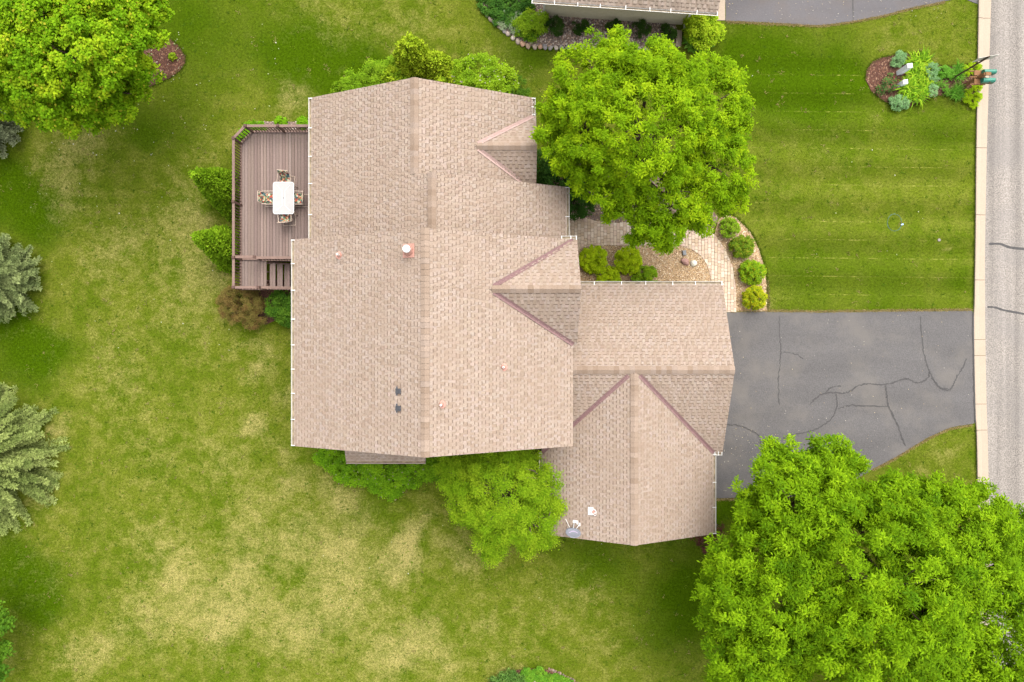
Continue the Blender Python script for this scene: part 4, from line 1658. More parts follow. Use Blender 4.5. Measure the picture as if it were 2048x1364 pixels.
for i in range(26):           # overlapping lap siding courses
    z0, z1 = .02 + i * .112, .02 + (i + 1) * .112
    b.face([(WX0, WY - .016, z0), (WX1, WY - .016, z0), (WX1, WY - .002, z1), (WX0, WY - .002, z1)])
    b.face([(WX0, WY, z0), (WX1, WY, z0), (WX1, WY - .016, z0), (WX0, WY - .016, z0)])
for i in range(26):
    z0, z1 = .02 + i * .112, .02 + (i + 1) * .112
    b.face([(WX1, WY - .016, z0), (WX1, 8.4, z0), (WX1, 8.4, z1), (WX1, WY - .002, z1)])
    b.face([(WX0, 8.4, z0), (WX0, WY - .016, z0), (WX0, WY - .002, z1), (WX0, 8.4, z1)])
b.build('lap_siding', M_NSIDING, nh)
b = MB()
b.bar((WX0 - .01, WY - .03, 0), (WX0 - .01, WY - .03, 2.9), .10, .05)
b.build('corner_trim', M_BRIGHT, nh)
b = MB()
b.box((WX0 + WX1) / 2, (WY + 8.4) / 2, .008, WX1 - WX0 - .02, 8.4 - WY - .02, .014)
b.build('foundation', M_CONCRETE, nh)
# set-back stretch at the right with its own trim and stoop block
b = MB()
for i in range(26):
    z0, z1 = .02 + i * .112, .02 + (i + 1) * .112
    b.face([(WX1 + .002, WY + .46, z0), (WX1 + .60, WY + .46, z0), (WX1 + .60, WY + .475, z1), (WX1 + .002, WY + .475, z1)])
b.build('lap_siding', M_NSIDING, nh)
b = MB()
b.bar((WX1 + .62, WY + .44, 0), (WX1 + .62, WY + .44, 2.9), .10, .07)
b.build('corner_trim', M_BRIGHT, nh)
b = MB()
b.box(WX1 + .36, WY + .38, .12, .34, .13, .24, bevel=.01)
b.build('stoop_block', M_CONCRETE, nh)
b = MB()
b.bar((WX1 + .25, .02, 2.88), (WX1 + .14, WY - .08, 2.55), .085, .065)
b.bar((WX1 + .10, WY - .06, 2.60), (WX1 + .10, WY - .06, .22), .085, .065)
b.bar((WX1 + .10, WY - .05, .24), (WX1 + .10, WY - .30, .12), .085, .065)
b.build('downspout', M_BRIGHT, nh)
sb = tag(empty('splash_block', at(1357, 78, 0)), 'concrete splash block below the neighbour downspout', 'splash block')
b = MB()
q = at(1357, 78, 0)
b.box(q.x, q.y, .04, .26, .78, .08, -.08)
b.box(q.x - .11, q.y, .10, .035, .78, .05, -.08)
b.box(q.x + .11, q.y + .02, .10, .035, .78, .05, -.08)
b.build('trough', M_CONCRETE, sb)

# ------------------------------------------------------------------ mailboxes, sign, pedestals by the street
PO = Vector((22.0, 12.42, 0))
mb = tag(empty('mailbox_post', PO), 'wooden mailbox stand carrying two green boxes by the kerb', 'mailbox stand')
b = MB()
b.box(PO.x, PO.y, .74, .13, .13, 1.48, bevel=.02)
b.build('post', M_WOOD, mb)
for dy, z in ((.20, 1.045), (-.20, 1.045)):
    b = MB()
    b.bar((PO.x - .24, PO.y + dy, z), (PO.x + .62, PO.y + dy, z), .235, .035)
    b.build('shelf_board', M_WOOD, mb)
for dy in (.30, .02, -.32):
    b = MB()
    b.bar((PO.x - .42, PO.y + dy, 1.0), (PO.x + .30, PO.y + dy, 1.0), .045, .06)
    b.build('arm', M_WOOD, mb)
for dx in (-.16, .16):
    b = MB()
    b.bar((PO.x + dx, PO.y - .34, .95), (PO.x + dx, PO.y + .34, .95), .045, .09)
    b.build('cross_beam', M_WOOD, mb)
b = MB()
b.bar((PO.x + .02, PO.y, .45), (PO.x + .42, PO.y, .92), .06, .08)
b.build('brace', M_WOOD, mb)
b = MB()
b.bar((PO.x + .00, PO.y, 1.49), (PO.x + .26, PO.y, 1.45), .15, .05)
b.build('post_cap', M_WOOD, mb)


def mailbox(y, x, label):
    o = tag(empty('mailbox', (x, y, 1.064)), label, 'mailbox', 'green mailboxes on the wooden stand')
    o['local'] = 1
    prof = [(-.105, 0), (.105, 0), (.105, .14)] + [(.105 * math.cos(a), .14 + .105 * math.sin(a)) for a in np.linspace(.25, math.pi - .25, 9)] + [(-.105, .14)]
    n = len(prof)
    b = MB()
    vs = [(-.27, p, q) for p, q in prof] + [(.27, p, q) for p, q in prof]
    b.raw(vs, [tuple(reversed(range(n)))] + [(i, (i + 1) % n, n + (i + 1) % n, n + i) for i in range(n)])
    b.build('box_shell', M_GREEN, o, smooth=False)
    b = MB()
    vs = [(.27, p * 1.04, q * 1.02) for p, q in prof] + [(.292, p * 1.04, q * 1.02) for p, q in prof]
    b.raw(vs, [tuple(reversed(range(n))), tuple(range(n, 2 * n))] + [(i, (i + 1) % n, n + (i + 1) % n, n + i) for i in range(n)])
    d = b.build('door', M_GREEN, o)
    b = MB()
    b.tube([(.295, -.02, .22), (.31, 0, .22), (.295, .02, .22)], .007, 6)
    b.build('handle', M_DARKMETAL, d)
    b = MB()
    b.bar((.05, -.113, .12), (.05, -.113, .24), .03, .008)
    b.build('flag', mat('red_flag', (.35, .03, .02), rough=.5), o)
    return o


mailbox(PO.y + .20, PO.x + .36, 'green mailbox on the far side of the wooden post, nearer the sign pole')
mailbox(PO.y - .20, PO.x + .31, 'green mailbox on the near side of the wooden post, away from the sign pole')

SP = at(1905, 157, 0)
sg = tag(empty('sign_post', SP), 'tall brown sign post with a pale blank panel by the kerb', 'sign')
b = MB()
b.box(SP.x, SP.y, 1.32, .075, .055, 2.64, .3)
b.build('pole', M_WOODDARK, sg)
a_ = math.radians(10)
dx_, dy_ = math.cos(a_), math.sin(a_)
b = MB()
c0 = Vector((SP.x + .06, SP.y + .06, 0))
b.bar(c0 + Vector((-dx_ * .46, -dy_ * .46, 2.28)), c0 + Vector((dx_ * .46, dy_ * .46, 2.28)), .012, .50)
b.build('panel', M_PANEL, sg)
b = MB()
for z in (2.12, 2.42):
    b.tube([c0 + Vector((-.0, -.0, z)), c0 + Vector((-.09, -.09, z))], .012, 6)
b.build('bolt', M_DARKMETAL, sg)


def pedestal(px, py, h, s, label):
    q = at(px, py, 0)
    o = tag(empty('utility_pedestal', q), label, 'utility pedestal', 'pale utility pedestals in the mulch bed')
    b = MB()
    b.box(q.x, q.y, h / 2 - .04, s, s * .86, h - .08, .12, bevel=.012)
    b.build('cabinet', M_PEDESTAL, o)
    b = MB()
    b.box(q.x, q.y, h - .03, s + .025, s * .86 + .025, .07, .12, bevel=.03)
    b.build('cap', M_BRIGHT, o)
    b = MB()
    b.box(q.x - .02, q.y - s * .43 - .004, h * .45, s * .8, .008, h * .6, .12)
    b.build('cover_plate', M_PEDESTAL, o)


pedestal(1797, 147, 1.0, .235, 'taller of the two pale utility pedestals in the mulch bed')
pedestal(1798, 172, .58, .22, 'shorter of the two pale utility pedestals, half buried in daylily leaves')

# boulders in the front gravel
for nm, px, py, r, col, rz, lab, sd_ in (('boulder', 1371, 523, (.24, .13, .16), (.30, .17, .14), -.6, 'reddish angular boulder in the gravel below the big tree', 3),
                                     ('boulder', 1388, 526, (.165, .155, .17), (.56, .52, .42), .3, 'rounded cream white boulder in the front gravel bed', 5)):
    q = at(px, py, .08)
    o = link(nm, stone_mesh(nm, r, col, sd_, .7, 3), M_STONE, None, (q.x, q.y, .07))
    o.rotation_euler = (0, 0, rz)
    tag(o, lab, 'boulder')
q = at(1368, 506, 0)  # solid slate stone standing in the gravel, no lamp in it
b = MB()
b.box(q.x, q.y, .06, .17, .24, .12, .1, col=(.20, .20, .20), bevel=.02)
tag(b.build('slate_block', M_STONE, None, origin=tuple(q)), 'small grey slate block beside the boulders', 'stone block')

# blue utility paint ring sprayed on the front lawn
q = at(1789, 445, 0)
b = MB()
for k in range(26):
    a0, a1 = 2 * math.pi * k / 26, 2 * math.pi * (k + 1) / 26
    w = R.uniform(.012, .05)
    b.face([(q.x + r * math.cos(a), q.y + r * math.sin(a) * 1.2, .005) for r, a in ((.33, a0), (.33 + w, a0), (.33 + w, a1), (.33, a1))])
tag(b.build('paint_mark', mat('blue_marking_paint', (.06, .115, .06), rough=.9, noise=9, amt=.5), None, origin=tuple(q)), 'faint blue utility marking ring sprayed on the front lawn', 'paint mark')
b = MB()
q = at(1804, 449, 0)
b.box(q.x, q.y, .03, .11, .07, .012, .4)
tag(b.build('marker_flag', mat('pale_blue_flag', (.38, .52, .75), rough=.6), None, origin=tuple(q)), 'tiny pale blue marker flag at the paint ring', 'marker flag')
q = at(1878, 480, 0)
o = tag(empty('shutoff_cap', q), 'small grey valve cap sunk in the front lawn', 'valve cap')
b = MB()
b.lathe([(.07, .0), (.07, .03), (.05, .035), (0, .035)], q, 12, (.22, .19, .17))
b.build('lid', M_STONE, o)
# ------------------------------------------------------------------ foliage


def unit(v):
    return v / (np.linalg.norm(v, axis=-1, keepdims=True) + 1e-9)


def leaves(C, Nrm, out, ln, wd, colr, rng, up=.8, dirspread=1.0, fold=.25, droop=0.0):
    """one folded diamond per row: C base points, Nrm outward vectors; returns (4n,3) verts"""
    n = len(C)
    nn = unit(np.array([0, 0, up]) + Nrm * out + rng.normal(0, .38, (n, 3)))
    d = rng.normal(0, dirspread, (n, 3)) + Nrm * .55
    d -= nn * (d * nn).sum(1, keepdims=True)
    d = unit(d)
    d[:, 2] -= droop
    s = np.cross(d, nn)
    L = (ln * rng.uniform(.7, 1.25, (n, 1)))
    Wd = (wd * rng.uniform(.75, 1.2, (n, 1)))
    tip = C + d * L
    mid = C + d * L * .45
    V = np.stack([C, mid - s * Wd * .5 + nn * Wd * fold, tip, mid + s * Wd * .5 + nn * Wd * fold], 1)
    return V.reshape(-1, 3)


def crown_points(masses, bough_r, tufts, leaves_per, rng, zmin=-.45, tuft_r=.2, shell=(.80, 1.06), inner=.12, dens=.62):
    """masses: [(x,y,z,rx,rz)] ellipsoids; returns leaf base points, outward vectors, bough and tuft ids"""
    boughs, outs = [], []
    for x, y, z, rx, rz in masses:
        n = int(2.2 * 2 * math.pi * rx * rx * (1 + rz / rx) / 2 / (math.pi * bough_r ** 2) * dens) + 3
        v = unit(rng.normal(0, 1, (n * 2, 3)))
        v = v[v[:, 2] > zmin][:n]
        k = rng.uniform(shell[0], shell[1], (len(v), 1))
        boughs.append(np.array([x, y, z]) + v * k * np.array([rx, rx, rz]))
        outs.append(unit(v / np.array([rx, rx, rz])))
    B = np.concatenate(boughs)
    O = np.concatenate(outs)
    keep = np.ones(len(B), bool)
    for x, y, z, rx, rz in masses:
        q = (B - np.array([x, y, z])) / np.array([rx, rx, rz])
        keep &= ~((q ** 2).sum(1) < .42)
    B, O = B[keep], O[keep]
    nb = len(B)
    br = bough_r * rng.uniform(.7, 1.25, (nb, 1, 1))
    tv = unit(rng.normal(0, 1, (nb, tufts, 3)) + O[:, None, :] * .9 + np.array([0, 0, .6]))
    T = B[:, None, :] + tv * br * np.cbrt(rng.uniform(.5, 1, (nb, tufts, 1))) * np.array([1, 1, .75])
    TO = unit(O[:, None, :] * .6 + tv)
    T, TO = T.reshape(-1, 3), TO.reshape(-1, 3)
    bid = np.repeat(np.arange(nb), tufts)
    if inner:
        ni = int(len(T) * inner)
        m = np.array([masses[i] for i in rng.integers(0, len(masses), ni)])
        v = unit(rng.normal(0, 1, (ni, 3))) * rng.uniform(.3, .75, (ni, 1))
        T = np.concatenate([T, m[:, :3] + v * m[:, [3, 3, 4]]])
        TO = np.concatenate([TO, unit(v)])
        bid = np.concatenate([bid, rng.integers(0, nb, ni)])
    nt = len(T)
    P = T[:, None, :] + rng.normal(0, tuft_r * .42, (nt, leaves_per, 3))
    PO_ = unit(TO[:, None, :] + (P - T[:, None, :]) / tuft_r * .9)
    return P.reshape(-1, 3), PO_.reshape(-1, 3), np.repeat(bid, leaves_per), np.repeat(np.arange(nt), leaves_per), B


def foliage_mesh(name, masses, origin, pal, ln, wd, bough_r=.6, tufts=16, per=26, tuft_r=.2, seed=1, zmin=-.45, up=1.1, inner=.12, shell=(.80, 1.06), accent=None, fold=.25, droop=0.0, spread=1.0, dens=.62):
    rng = np.random.default_rng(seed)
    P, O, bid, tid, B = crown_points(masses, bough_r, tufts, per, rng, zmin, tuft_r, shell, inner, dens)
    V = leaves(P, O, .35, ln, wd, None, rng, up=up, fold=fold, droop=droop, dirspread=spread)
    pal = np.array(pal)
    # hue drifts from bough to bough and a little from tuft to tuft
    bw = rng.uniform(0, 1, bid.max() + 1)[bid]
    tw = rng.uniform(0, 1, tid.max() + 1)[tid]
    w = np.clip(bw * .55 + tw * .3 + rng.uniform(0, .35, len(P)), 0, 1) * (len(pal) - 1)
    i0 = np.clip(w.astype(int), 0, len(pal) - 2)
    f = (w - i0)[:, None]
    colr = pal[i0] * (1 - f) + pal[i0 + 1] * f
    colr = colr * rng.uniform(.8, 1.2, (len(P), 1))
    if accent is not None:
        m = rng.uniform(0, 1, len(P)) < accent[1]
        colr[m] = np.array(accent[0]) * rng.uniform(.8, 1.2, (m.sum(), 1))
    return np_mesh(name, V - np.array(origin), len(P), colr, 4), B


def limbs(b, base, targets, r0, rng, n=6):
    base = Vector(base)
    for t in targets:
        t = Vector(t)
        mid = base.lerp(t, .45) + Vector((rng.uniform(-.3, .3), rng.uniform(-.3, .3), rng.uniform(.1, .5)))
        q1 = base.lerp(mid, .5) + Vector((rng.uniform(-.1, .1), rng.uniform(-.1, .1), .1))
        b.tube([base, q1, mid, mid.lerp(t, .6) + Vector((rng.uniform(-.15, .15), rng.uniform(-.15, .15), .05)), t], [r0, r0 * .8, r0 * .6, r0 * .35, r0 * .12], n)


def tree(name, label, base, masses, pal, ln, wd, trunk_r=.2, fork=2.0, cat='tree', group=None, seed=1, twig=True, shrink=.2, **k):
    """masses given as (px, py, z, r[, rz])"""
    bx = Vector(base)
    MM = []
    for m in masses:
        p = at(m[0], m[1], m[2])
        rx = max(.35, m[3] - shrink)
        MM.append((p.x, p.y, m[2], rx, (m[4] if len(m) > 4 else m[3] * .8) * rx / m[3]))
    t = tag(empty(name, bx), label, cat, group)
    rr = random.Random(seed)
    me, B = foliage_mesh('crown', MM, tuple(bx), pal, ln, wd, seed=seed, **k)
    crown = link('crown', me, M_LEAF, t)
    b = MB()
    fk = bx + Vector((0, 0, fork))
    b.tube([bx - Vector((0, 0, .1)), bx + Vector((0, 0, .25)), bx + Vector((.03, .02, fork * .6)), fk], [trunk_r * 1.5, trunk_r * 1.1, trunk_r, trunk_r * .9], 10)
    b.build('trunk', M_BARK, t)
    b = MB()
    ends = [(m[0], m[1], m[2] + m[4] * .35) for m in MM]
    limbs(b, fk, ends, trunk_r * .6, rr)
    if twig:
        for i in range(0, len(B), max(1, len(B) // 70)):
            q = B[i]
            j = min(range(len(MM)), key=lambda a: (MM[a][0] - q[0]) ** 2 + (MM[a][1] - q[1]) ** 2 + (MM[a][2] - q[2]) ** 2)
            c = Vector(MM[j][:3])
            b.tube([c + Vector((0, 0, -.2)), c.lerp(Vector(q), .55) + Vector((rr.uniform(-.2, .2), rr.uniform(-.2, .2), .1)), Vector(q)], [.045, .03, .012], 5)
    b.build('limb', M_BARK, t)
    return t


G_ASH = [(.045, .095, .003), (.080, .155, .002), (.110, .198, .003), (.165, .268, .004), (.225, .315, .006)]
G_ASH2 = [(.032, .080, .003), (.070, .150, .003), (.095, .175, .003), (.135, .240, .004), (.185, .290, .006)]
G_MAPLE = [(.052, .125, .003), (.098, .200, .004), (.150, .260, .006), (.225, .300, .009)]
G_FINE = [(.060, .130, .003), (.105, .195, .005), (.155, .250, .008), (.210, .290, .012)]

tree('ash_tree', 'large bright green tree between the front of the house and the lawn', at(1247, 352), [
    (1290, 262, 6.6, 3.0, 2.6), (1200, 165, 6.0, 1.85), (1400, 215, 6.1, 1.95), (1425, 330, 5.9, 1.7), (1335, 390, 5.5, 1.8), (1165, 265, 5.8, 1.75), (1325, 450, 4.8, .85), (1235, 112, 6.0, .95),
    (1180, 345, 5.2, 1.1), (1235, 370, 5.4, 1.2), (1455, 265, 5.8, 1.0), (1122, 205, 5.4, .85), (1395, 440, 4.8, .75), (1460, 395, 5.0, .7), (1300, 135, 6.0, 1.2), (1283, 468, 4.4, .5), (1385, 150, 5.6, .8), (1112, 235, 5.0, .6), (1330, 480, 4.4, .5), (1135, 325, 4.8, .65), (1120, 275, 5.0, .6), (1225, 420, 4.8, .6), (1290, 425, 5, .7)],
    G_ASH, .135, .048, .24, 2.4, seed=3, bough_r=.30, tufts=4, per=36, tuft_r=.17, shell=(.54, 1.08), dens=.84, inner=.45, droop=.12)
tree('ash_tree', 'very broad dark green tree filling the bottom right corner', at(1742, 1165), [
    (1590, 1010, 6.4, 2.1), (1545, 1190, 6.5, 2.7), (1745, 1160, 7.4, 3.7), (1915, 1110, 6.2, 2.5), (1985, 1260, 6.6, 3.0), (1730, 1330, 7.0, 3.3), (1510, 1310, 6.0, 2.0), (1640, 935, 5.8, 1.2), (1450, 1130, 5.4, 1.05),
    (1445, 1235, 5.4, 1.0), (1560, 915, 5.4, .8), (1690, 925, 5.4, .9), (1990, 1050, 5.4, 1.2), (1885, 1000, 5.2, .95), (1530, 1030, 5.4, 1.1), (1470, 1350, 5.4, 1.2), (1930, 1390, 6.5, 2.4), (1650, 1060, 7.0, 1.8), (1955, 985, 4.8, .45),
    (2040, 1090, 5.6, 1.3), (2040, 1200, 6.2, 1.8), (1985, 1330, 6.6, 2.0), (1490, 1065, 5.2, .8), (1425, 1160, 5.0, .6), (1705, 1000, 6.2, 1.2), (1770, 1040, 6.4, 1.4), (1785, 1175, 7.6, 1.7), (1850, 1210, 7.0, 1.8), (1700, 1230, 7.4, 1.8), (1810, 985, 5.0, .7)],
    G_ASH2, .155, .052, .30, 2.6, seed=5, bough_r=.34, tufts=4, per=36, tuft_r=.195, shell=(.56, 1.08), dens=.95, inner=.60, droop=.12)
tree('maple_tree', 'dense light green tree over the mulch bed in the top left corner', at(175, 115), [
    (120, 85, 7.0, 3.2, 2.6), (232, 72, 6.2, 1.8), (230, 180, 5.4, 1.25), (155, 200, 5.2, 1.35), (45, 165, 5.8, 1.5), (235, 15, 6.2, 1.7), (50, 15, 7.0, 2.4), (130, -60, 6.5, 2.5), (295, 68, 5.2, .75), (270, 145, 5.0, .85),
    (205, 220, 4.4, .55), (115, 235, 4.4, .65), (255, 195, 4.6, .6), (18, 200, 4.8, .8), (300, 20, 5.4, .8), (70, 215, 4.8, .8), (-30, 80, 6.6, 2.2), (150, 110, 8.2, 1.9), (90, 60, 8.4, 1.9), (175, 60, 8.0, 1.6), (100, 140, 7.6, 1.6), (190, 130, 7.2, 1.4)],
    G_MAPLE, .115, .085, .22, 2.2, seed=8, bough_r=.32, tufts=6, per=28, tuft_r=.155, shell=(.56, 1.07), dens=.76, inner=.35, accent=((.34, .32, .025), .025))
tree('honey_locust', 'small fine leaved yellow green tree between the garage wing and the dry lawn', at(1010, 960), [
    (1000, 985, 3.9, 2.05, 1.7), (925, 955, 3.4, 1.05), (1060, 1040, 3.6, 1.2), (985, 1070, 3.1, .95), (1085, 960, 3.9, .8), (940, 1010, 3.2, .95), (1060, 1090, 3.0, .45), (1105, 1010, 3.6, .5), (900, 930, 3.0, .6), (985, 1105, 2.7, .4), (1095, 1080, 3.0, .4), (960, 920, 3.0, .9), (1040, 915, 3.0, .9)],
    G_FINE, .085, .036, .10, 1.2, seed=12, bough_r=.24, tufts=4, per=36, tuft_r=.23, shell=(.60, 1.10), dens=.85, inner=.30, shrink=.2)
tree('oak_tree', 'dark green leafy tree just inside the bottom left corner', at(-10, 1270), [
    (-60, 1275, 3.2, 1.3), (-15, 1240, 2.6, .6), (-12, 1325, 2.5, .65), (-70, 1330, 3.0, 1.1), (-50, 1215, 2.8, .7)],
    [(.03, .085, .006), (.055, .13, .01), (.09, .18, .012)], .15, .10, .14, 1.4, seed=14, bough_r=.45, tufts=13, per=20)


def shrub(name, label, masses, pal, ln, wd, group=None, seed=1, cat='shrub', base=None, **k):
    """masses (px, py, z centre, r[, rz])"""
    MM = []
    for m in masses:
        p = at(m[0], m[1], m[2])
        MM.append((p.x, p.y, m[2], m[3], m[4] if len(m) > 4 else m[3] * .8))
    bx = Vector((MM[0][0], MM[0][1], 0)) if base is None else Vector(base)
    t = tag(empty(name, bx), label, cat, group)
    kk = dict(bough_r=.2, tufts=9, per=16, tuft_r=.10, zmin=-.5, inner=.25)
    kk.update(k)
    me, B = foliage_mesh('foliage', MM, tuple(bx), pal, ln, wd, seed=seed, **kk)
    link('foliage', me, M_LEAF, t)
    b = MB()
    rr = random.Random(seed)
    for m in MM:
        for _ in range(5):
            q = Vector((m[0] + rr.uniform(-.6, .6) * m[3], m[1] + rr.uniform(-.6, .6) * m[3], m[2] + .2 * m[4]))
            b.tube([(m[0] + rr.uniform(-.06, .06), m[1] + rr.uniform(-.06, .06), -.02), q], [.02, .008], 5)
    b.build('stem', M_BARK, t)
    return t


G_BARB = [(.18, .28, .005), (.28, .39, .007), (.38, .47, .012)]
G_YEL = [(.16, .20, .006), (.29, .31, .008), (.40, .36, .012)]
G_MID = [(.065, .14, .006), (.13, .24, .009), (.20, .32, .012)]
G_BOX = [(.012, .036, .006), (.026, .062, .009), (.045, .09, .012)]
fs = 'clipped shrubs in the front gravel bed'
F = dict(bough_r=.11, tufts=7, per=14, tuft_r=.06, dens=.9)
shrub('shrub', 'round lime shrub against the tall house roof beside the paved walk', [(1187, 519, .42, .58, .46)], G_BARB, .06, .034, fs, 21, **F)
shrub('shrub', 'lime green shrub half under the big tree, second from the house', [(1256, 521, .42, .57, .46)], G_BARB, .06, .034, fs, 22, **F)
shrub('shrub', 'low bright lime shrub cut off by the garage gutter nearest the house', [(1216, 557, .38, .48, .4)], G_BARB, .06, .034, fs, 23, **F)
shrub('shrub', 'darker green shrub cut off by the garage gutter below the big tree', [(1291, 557, .40, .52, .42)], G_MID, .06, .034, fs, 24, accent=((.20, .26, .01), .2), **F)
os_ = 'shrubs along the outside of the curved walk'
shrub('shrub', 'small dark shrub at the tree end of the curved walk', [(1459, 456, .30, .38, .33)], G_MID, .06, .034, os_, 25, accent=((.16, .16, .03), .25), **F)
shrub('shrub', 'olive green shrub second along the curved walk from the tree', [(1484, 493, .34, .48, .38)], [(.05, .10, .008), (.10, .18, .01), (.17, .23, .015)], .06, .034, os_, 26, accent=((.26, .22, .02), .12), **F)
shrub('shrub', 'vivid green shrub third along the curved walk from the tree', [(1505, 545, .34, .50, .4)], G_MID, .06, .034, os_, 27, accent=((.30, .30, .01), .16), **F)
shrub('shrub', 'golden yellow shrub at the driveway end of the curved walk', [(1509, 596, .33, .47, .37)], G_YEL, .06, .034, os_, 28, accent=((.10, .20, .01), .25), **F)
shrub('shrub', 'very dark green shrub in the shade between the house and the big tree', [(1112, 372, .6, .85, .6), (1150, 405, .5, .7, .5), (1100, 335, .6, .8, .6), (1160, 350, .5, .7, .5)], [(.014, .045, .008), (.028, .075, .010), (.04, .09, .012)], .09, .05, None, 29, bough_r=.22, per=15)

# deck side and back of the house
shrub('shrub', 'brownish red feathery shrub at the bottom corner of the deck', [(484, 611, .75, .88, .75), (502, 626, .6, .62, .6), (466, 602, .6, .6, .55)], [(.085, .045, .020), (.13, .078, .026), (.15, .115, .032), (.13, .125, .025)], .055, .026, None, 31, bough_r=.18, tufts=10, per=18, tuft_r=.10, shell=(.75, 1.12))
shrub('shrub', 'rounded dark green shrub between the brown shrub and the house', [(563, 610, .7, .62, .6), (575, 625, .5, .5, .5)], [(.02, .06, .006), (.05, .12, .01), (.09, .17, .014)], .075, .042, None, 32)
shrub('lilac_hedge', 'wide green hedge along the bottom of the tall house', [(672, 910, .6, .65), (725, 925, .9, .85), (775, 940, 1.0, .95), (825, 930, 1.0, .9), (870, 915, .9, .8), (655, 905, .5, .45), (780, 965, .6, .6), (900, 905, .9, .8), (690, 930, .7, .6)],
      [(.05, .12, .004), (.095, .20, .006), (.15, .265, .008)], .085, .05, None, 33, 'hedge', dens=.9, bough_r=.28, tufts=11, per=17, tuft_r=.14, accent=((.22, .15, .14), .012))
shrub('lilac_shrub', 'leafy lilac with pale flower heads behind the top roof ridge', [(962, 158, 1.3, .95), (928, 158, 1.1, .7), (995, 166, 1.1, .7), (960, 178, 1.2, .85)], [(.085, .16, .006), (.14, .24, .008), (.20, .30, .012)], .095, .055, None, 34, bough_r=.28, tufts=11, per=17, tuft_r=.14, accent=((.36, .29, .27), .016))
shrub('spreading_shrub', 'loose bright green shrub left of the roof peak at the top of the house', [(715, 178, .8, .7), (745, 166, .9, .7), (772, 156, 1.0, .68), (792, 148, 1.0, .62), (800, 165, 1.0, .7)], [(.075, .15, .006), (.125, .225, .008), (.175, .27, .014)], .085, .045, None, 35, bough_r=.26, tufts=11, per=17, tuft_r=.13)
shrub('juniper', 'dark green juniper by the top right corner of the house roof', [(1022, 180, .6, .62, .6), (1040, 186, .5, .4, .4), (1005, 178, .5, .4, .45)], [(.02, .055, .006), (.05, .11, .008), (.10, .18, .012)], .07, .03, None, 36)

# clipped cone evergreens


def arborvitae(label, base, h, r, pal, seed, group='arborvitae evergreens', lean=0.0, power=.75, cat='evergreen'):
    rng = np.random.default_rng(seed)
    bx = Vector(base)
    t = tag(empty('arborvitae', bx), label, cat, group)
    nt = int(330 * r * h / (.9 * 4) * 2.2) + 120
    u = 1 - np.sqrt(rng.uniform(0, 1, nt))
    u = np.clip(u * 1.0 + rng.uniform(-.02, .02, nt), 0, .99)
    ang = rng.uniform(0, 2 * math.pi, nt)
    lob = 1 + .10 * np.sin(ang * 5 + seed) + .08 * np.sin(ang * 3 + u * 9)
    rad = r * (1 - u) ** power * lob * rng.uniform(.82, 1.06, nt)
    T = np.stack([rad * np.cos(ang), rad * np.sin(ang), .05 + u * h], 1)
    O = unit(np.stack([np.cos(ang), np.sin(ang), np.full(nt, .75)], 1))
    per = 26
    P = T[:, None, :] + rng.normal(0, .055, (nt, per, 3))
    d = unit(O[:, None, :] + rng.normal(0, .38, (nt, per, 3)))
    side = unit(np.cross(d, np.array([0, 0, 1.0])[None, None] + rng.normal(0, .5, (nt, per, 3))))
    L = .105 * rng.uniform(.7, 1.3, (nt, per, 1))
    W_ = .034 * rng.uniform(.7, 1.3, (nt, per, 1))
    V = np.stack([P, P + d * L * .5 - side * W_, P + d * L, P + d * L * .5 + side * W_], 2).reshape(-1, 3)
    pal = np.array(pal)
    w = np.clip(np.repeat(rng.uniform(0, 1, nt), per) * .6 + rng.uniform(0, .4, nt * per), 0, .999) * (len(pal) - 1)
    i0 = w.astype(int)
    f = (w - i0)[:, None]
    me = np_mesh('foliage', V, nt * per, (pal[i0] * (1 - f) + pal[np.minimum(i0 + 1, len(pal) - 1)] * f))
    link('foliage', me, M_NEEDLE, t)
    # solid core added inside, coloured darker than the leaves to paint inner shade
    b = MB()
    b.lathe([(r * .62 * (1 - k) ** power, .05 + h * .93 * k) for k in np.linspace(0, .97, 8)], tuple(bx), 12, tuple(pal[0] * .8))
    b.build('dark_core', M_NEEDLE, t)
    b = MB()
    b.tube([bx - Vector((0, 0, .05)), bx + Vector((0, 0, h * .7))], [.06, .02], 6)
    b.build('trunk', M_BARK, t)
    return t


G_ARB = [(.060, .125, .004), (.105, .190, .006), (.165, .250, .012)]
G_ARBY = [(.105, .17, .006), (.19, .265, .010), (.28, .335, .020)]
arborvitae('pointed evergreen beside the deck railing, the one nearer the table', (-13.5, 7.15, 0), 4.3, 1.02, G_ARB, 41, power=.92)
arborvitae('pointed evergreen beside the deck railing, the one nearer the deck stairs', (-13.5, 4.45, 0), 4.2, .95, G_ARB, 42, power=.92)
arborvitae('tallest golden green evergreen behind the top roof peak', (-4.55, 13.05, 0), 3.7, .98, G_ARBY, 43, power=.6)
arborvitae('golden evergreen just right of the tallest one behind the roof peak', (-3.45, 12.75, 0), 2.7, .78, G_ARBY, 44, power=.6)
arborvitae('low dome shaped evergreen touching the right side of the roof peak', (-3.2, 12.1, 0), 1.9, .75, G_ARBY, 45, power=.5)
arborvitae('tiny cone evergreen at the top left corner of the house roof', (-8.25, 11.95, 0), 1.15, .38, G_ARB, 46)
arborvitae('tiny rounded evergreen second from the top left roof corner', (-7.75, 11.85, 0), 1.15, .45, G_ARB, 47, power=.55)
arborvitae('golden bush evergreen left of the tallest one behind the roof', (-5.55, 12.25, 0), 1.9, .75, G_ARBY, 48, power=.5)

# spruces on the left edge


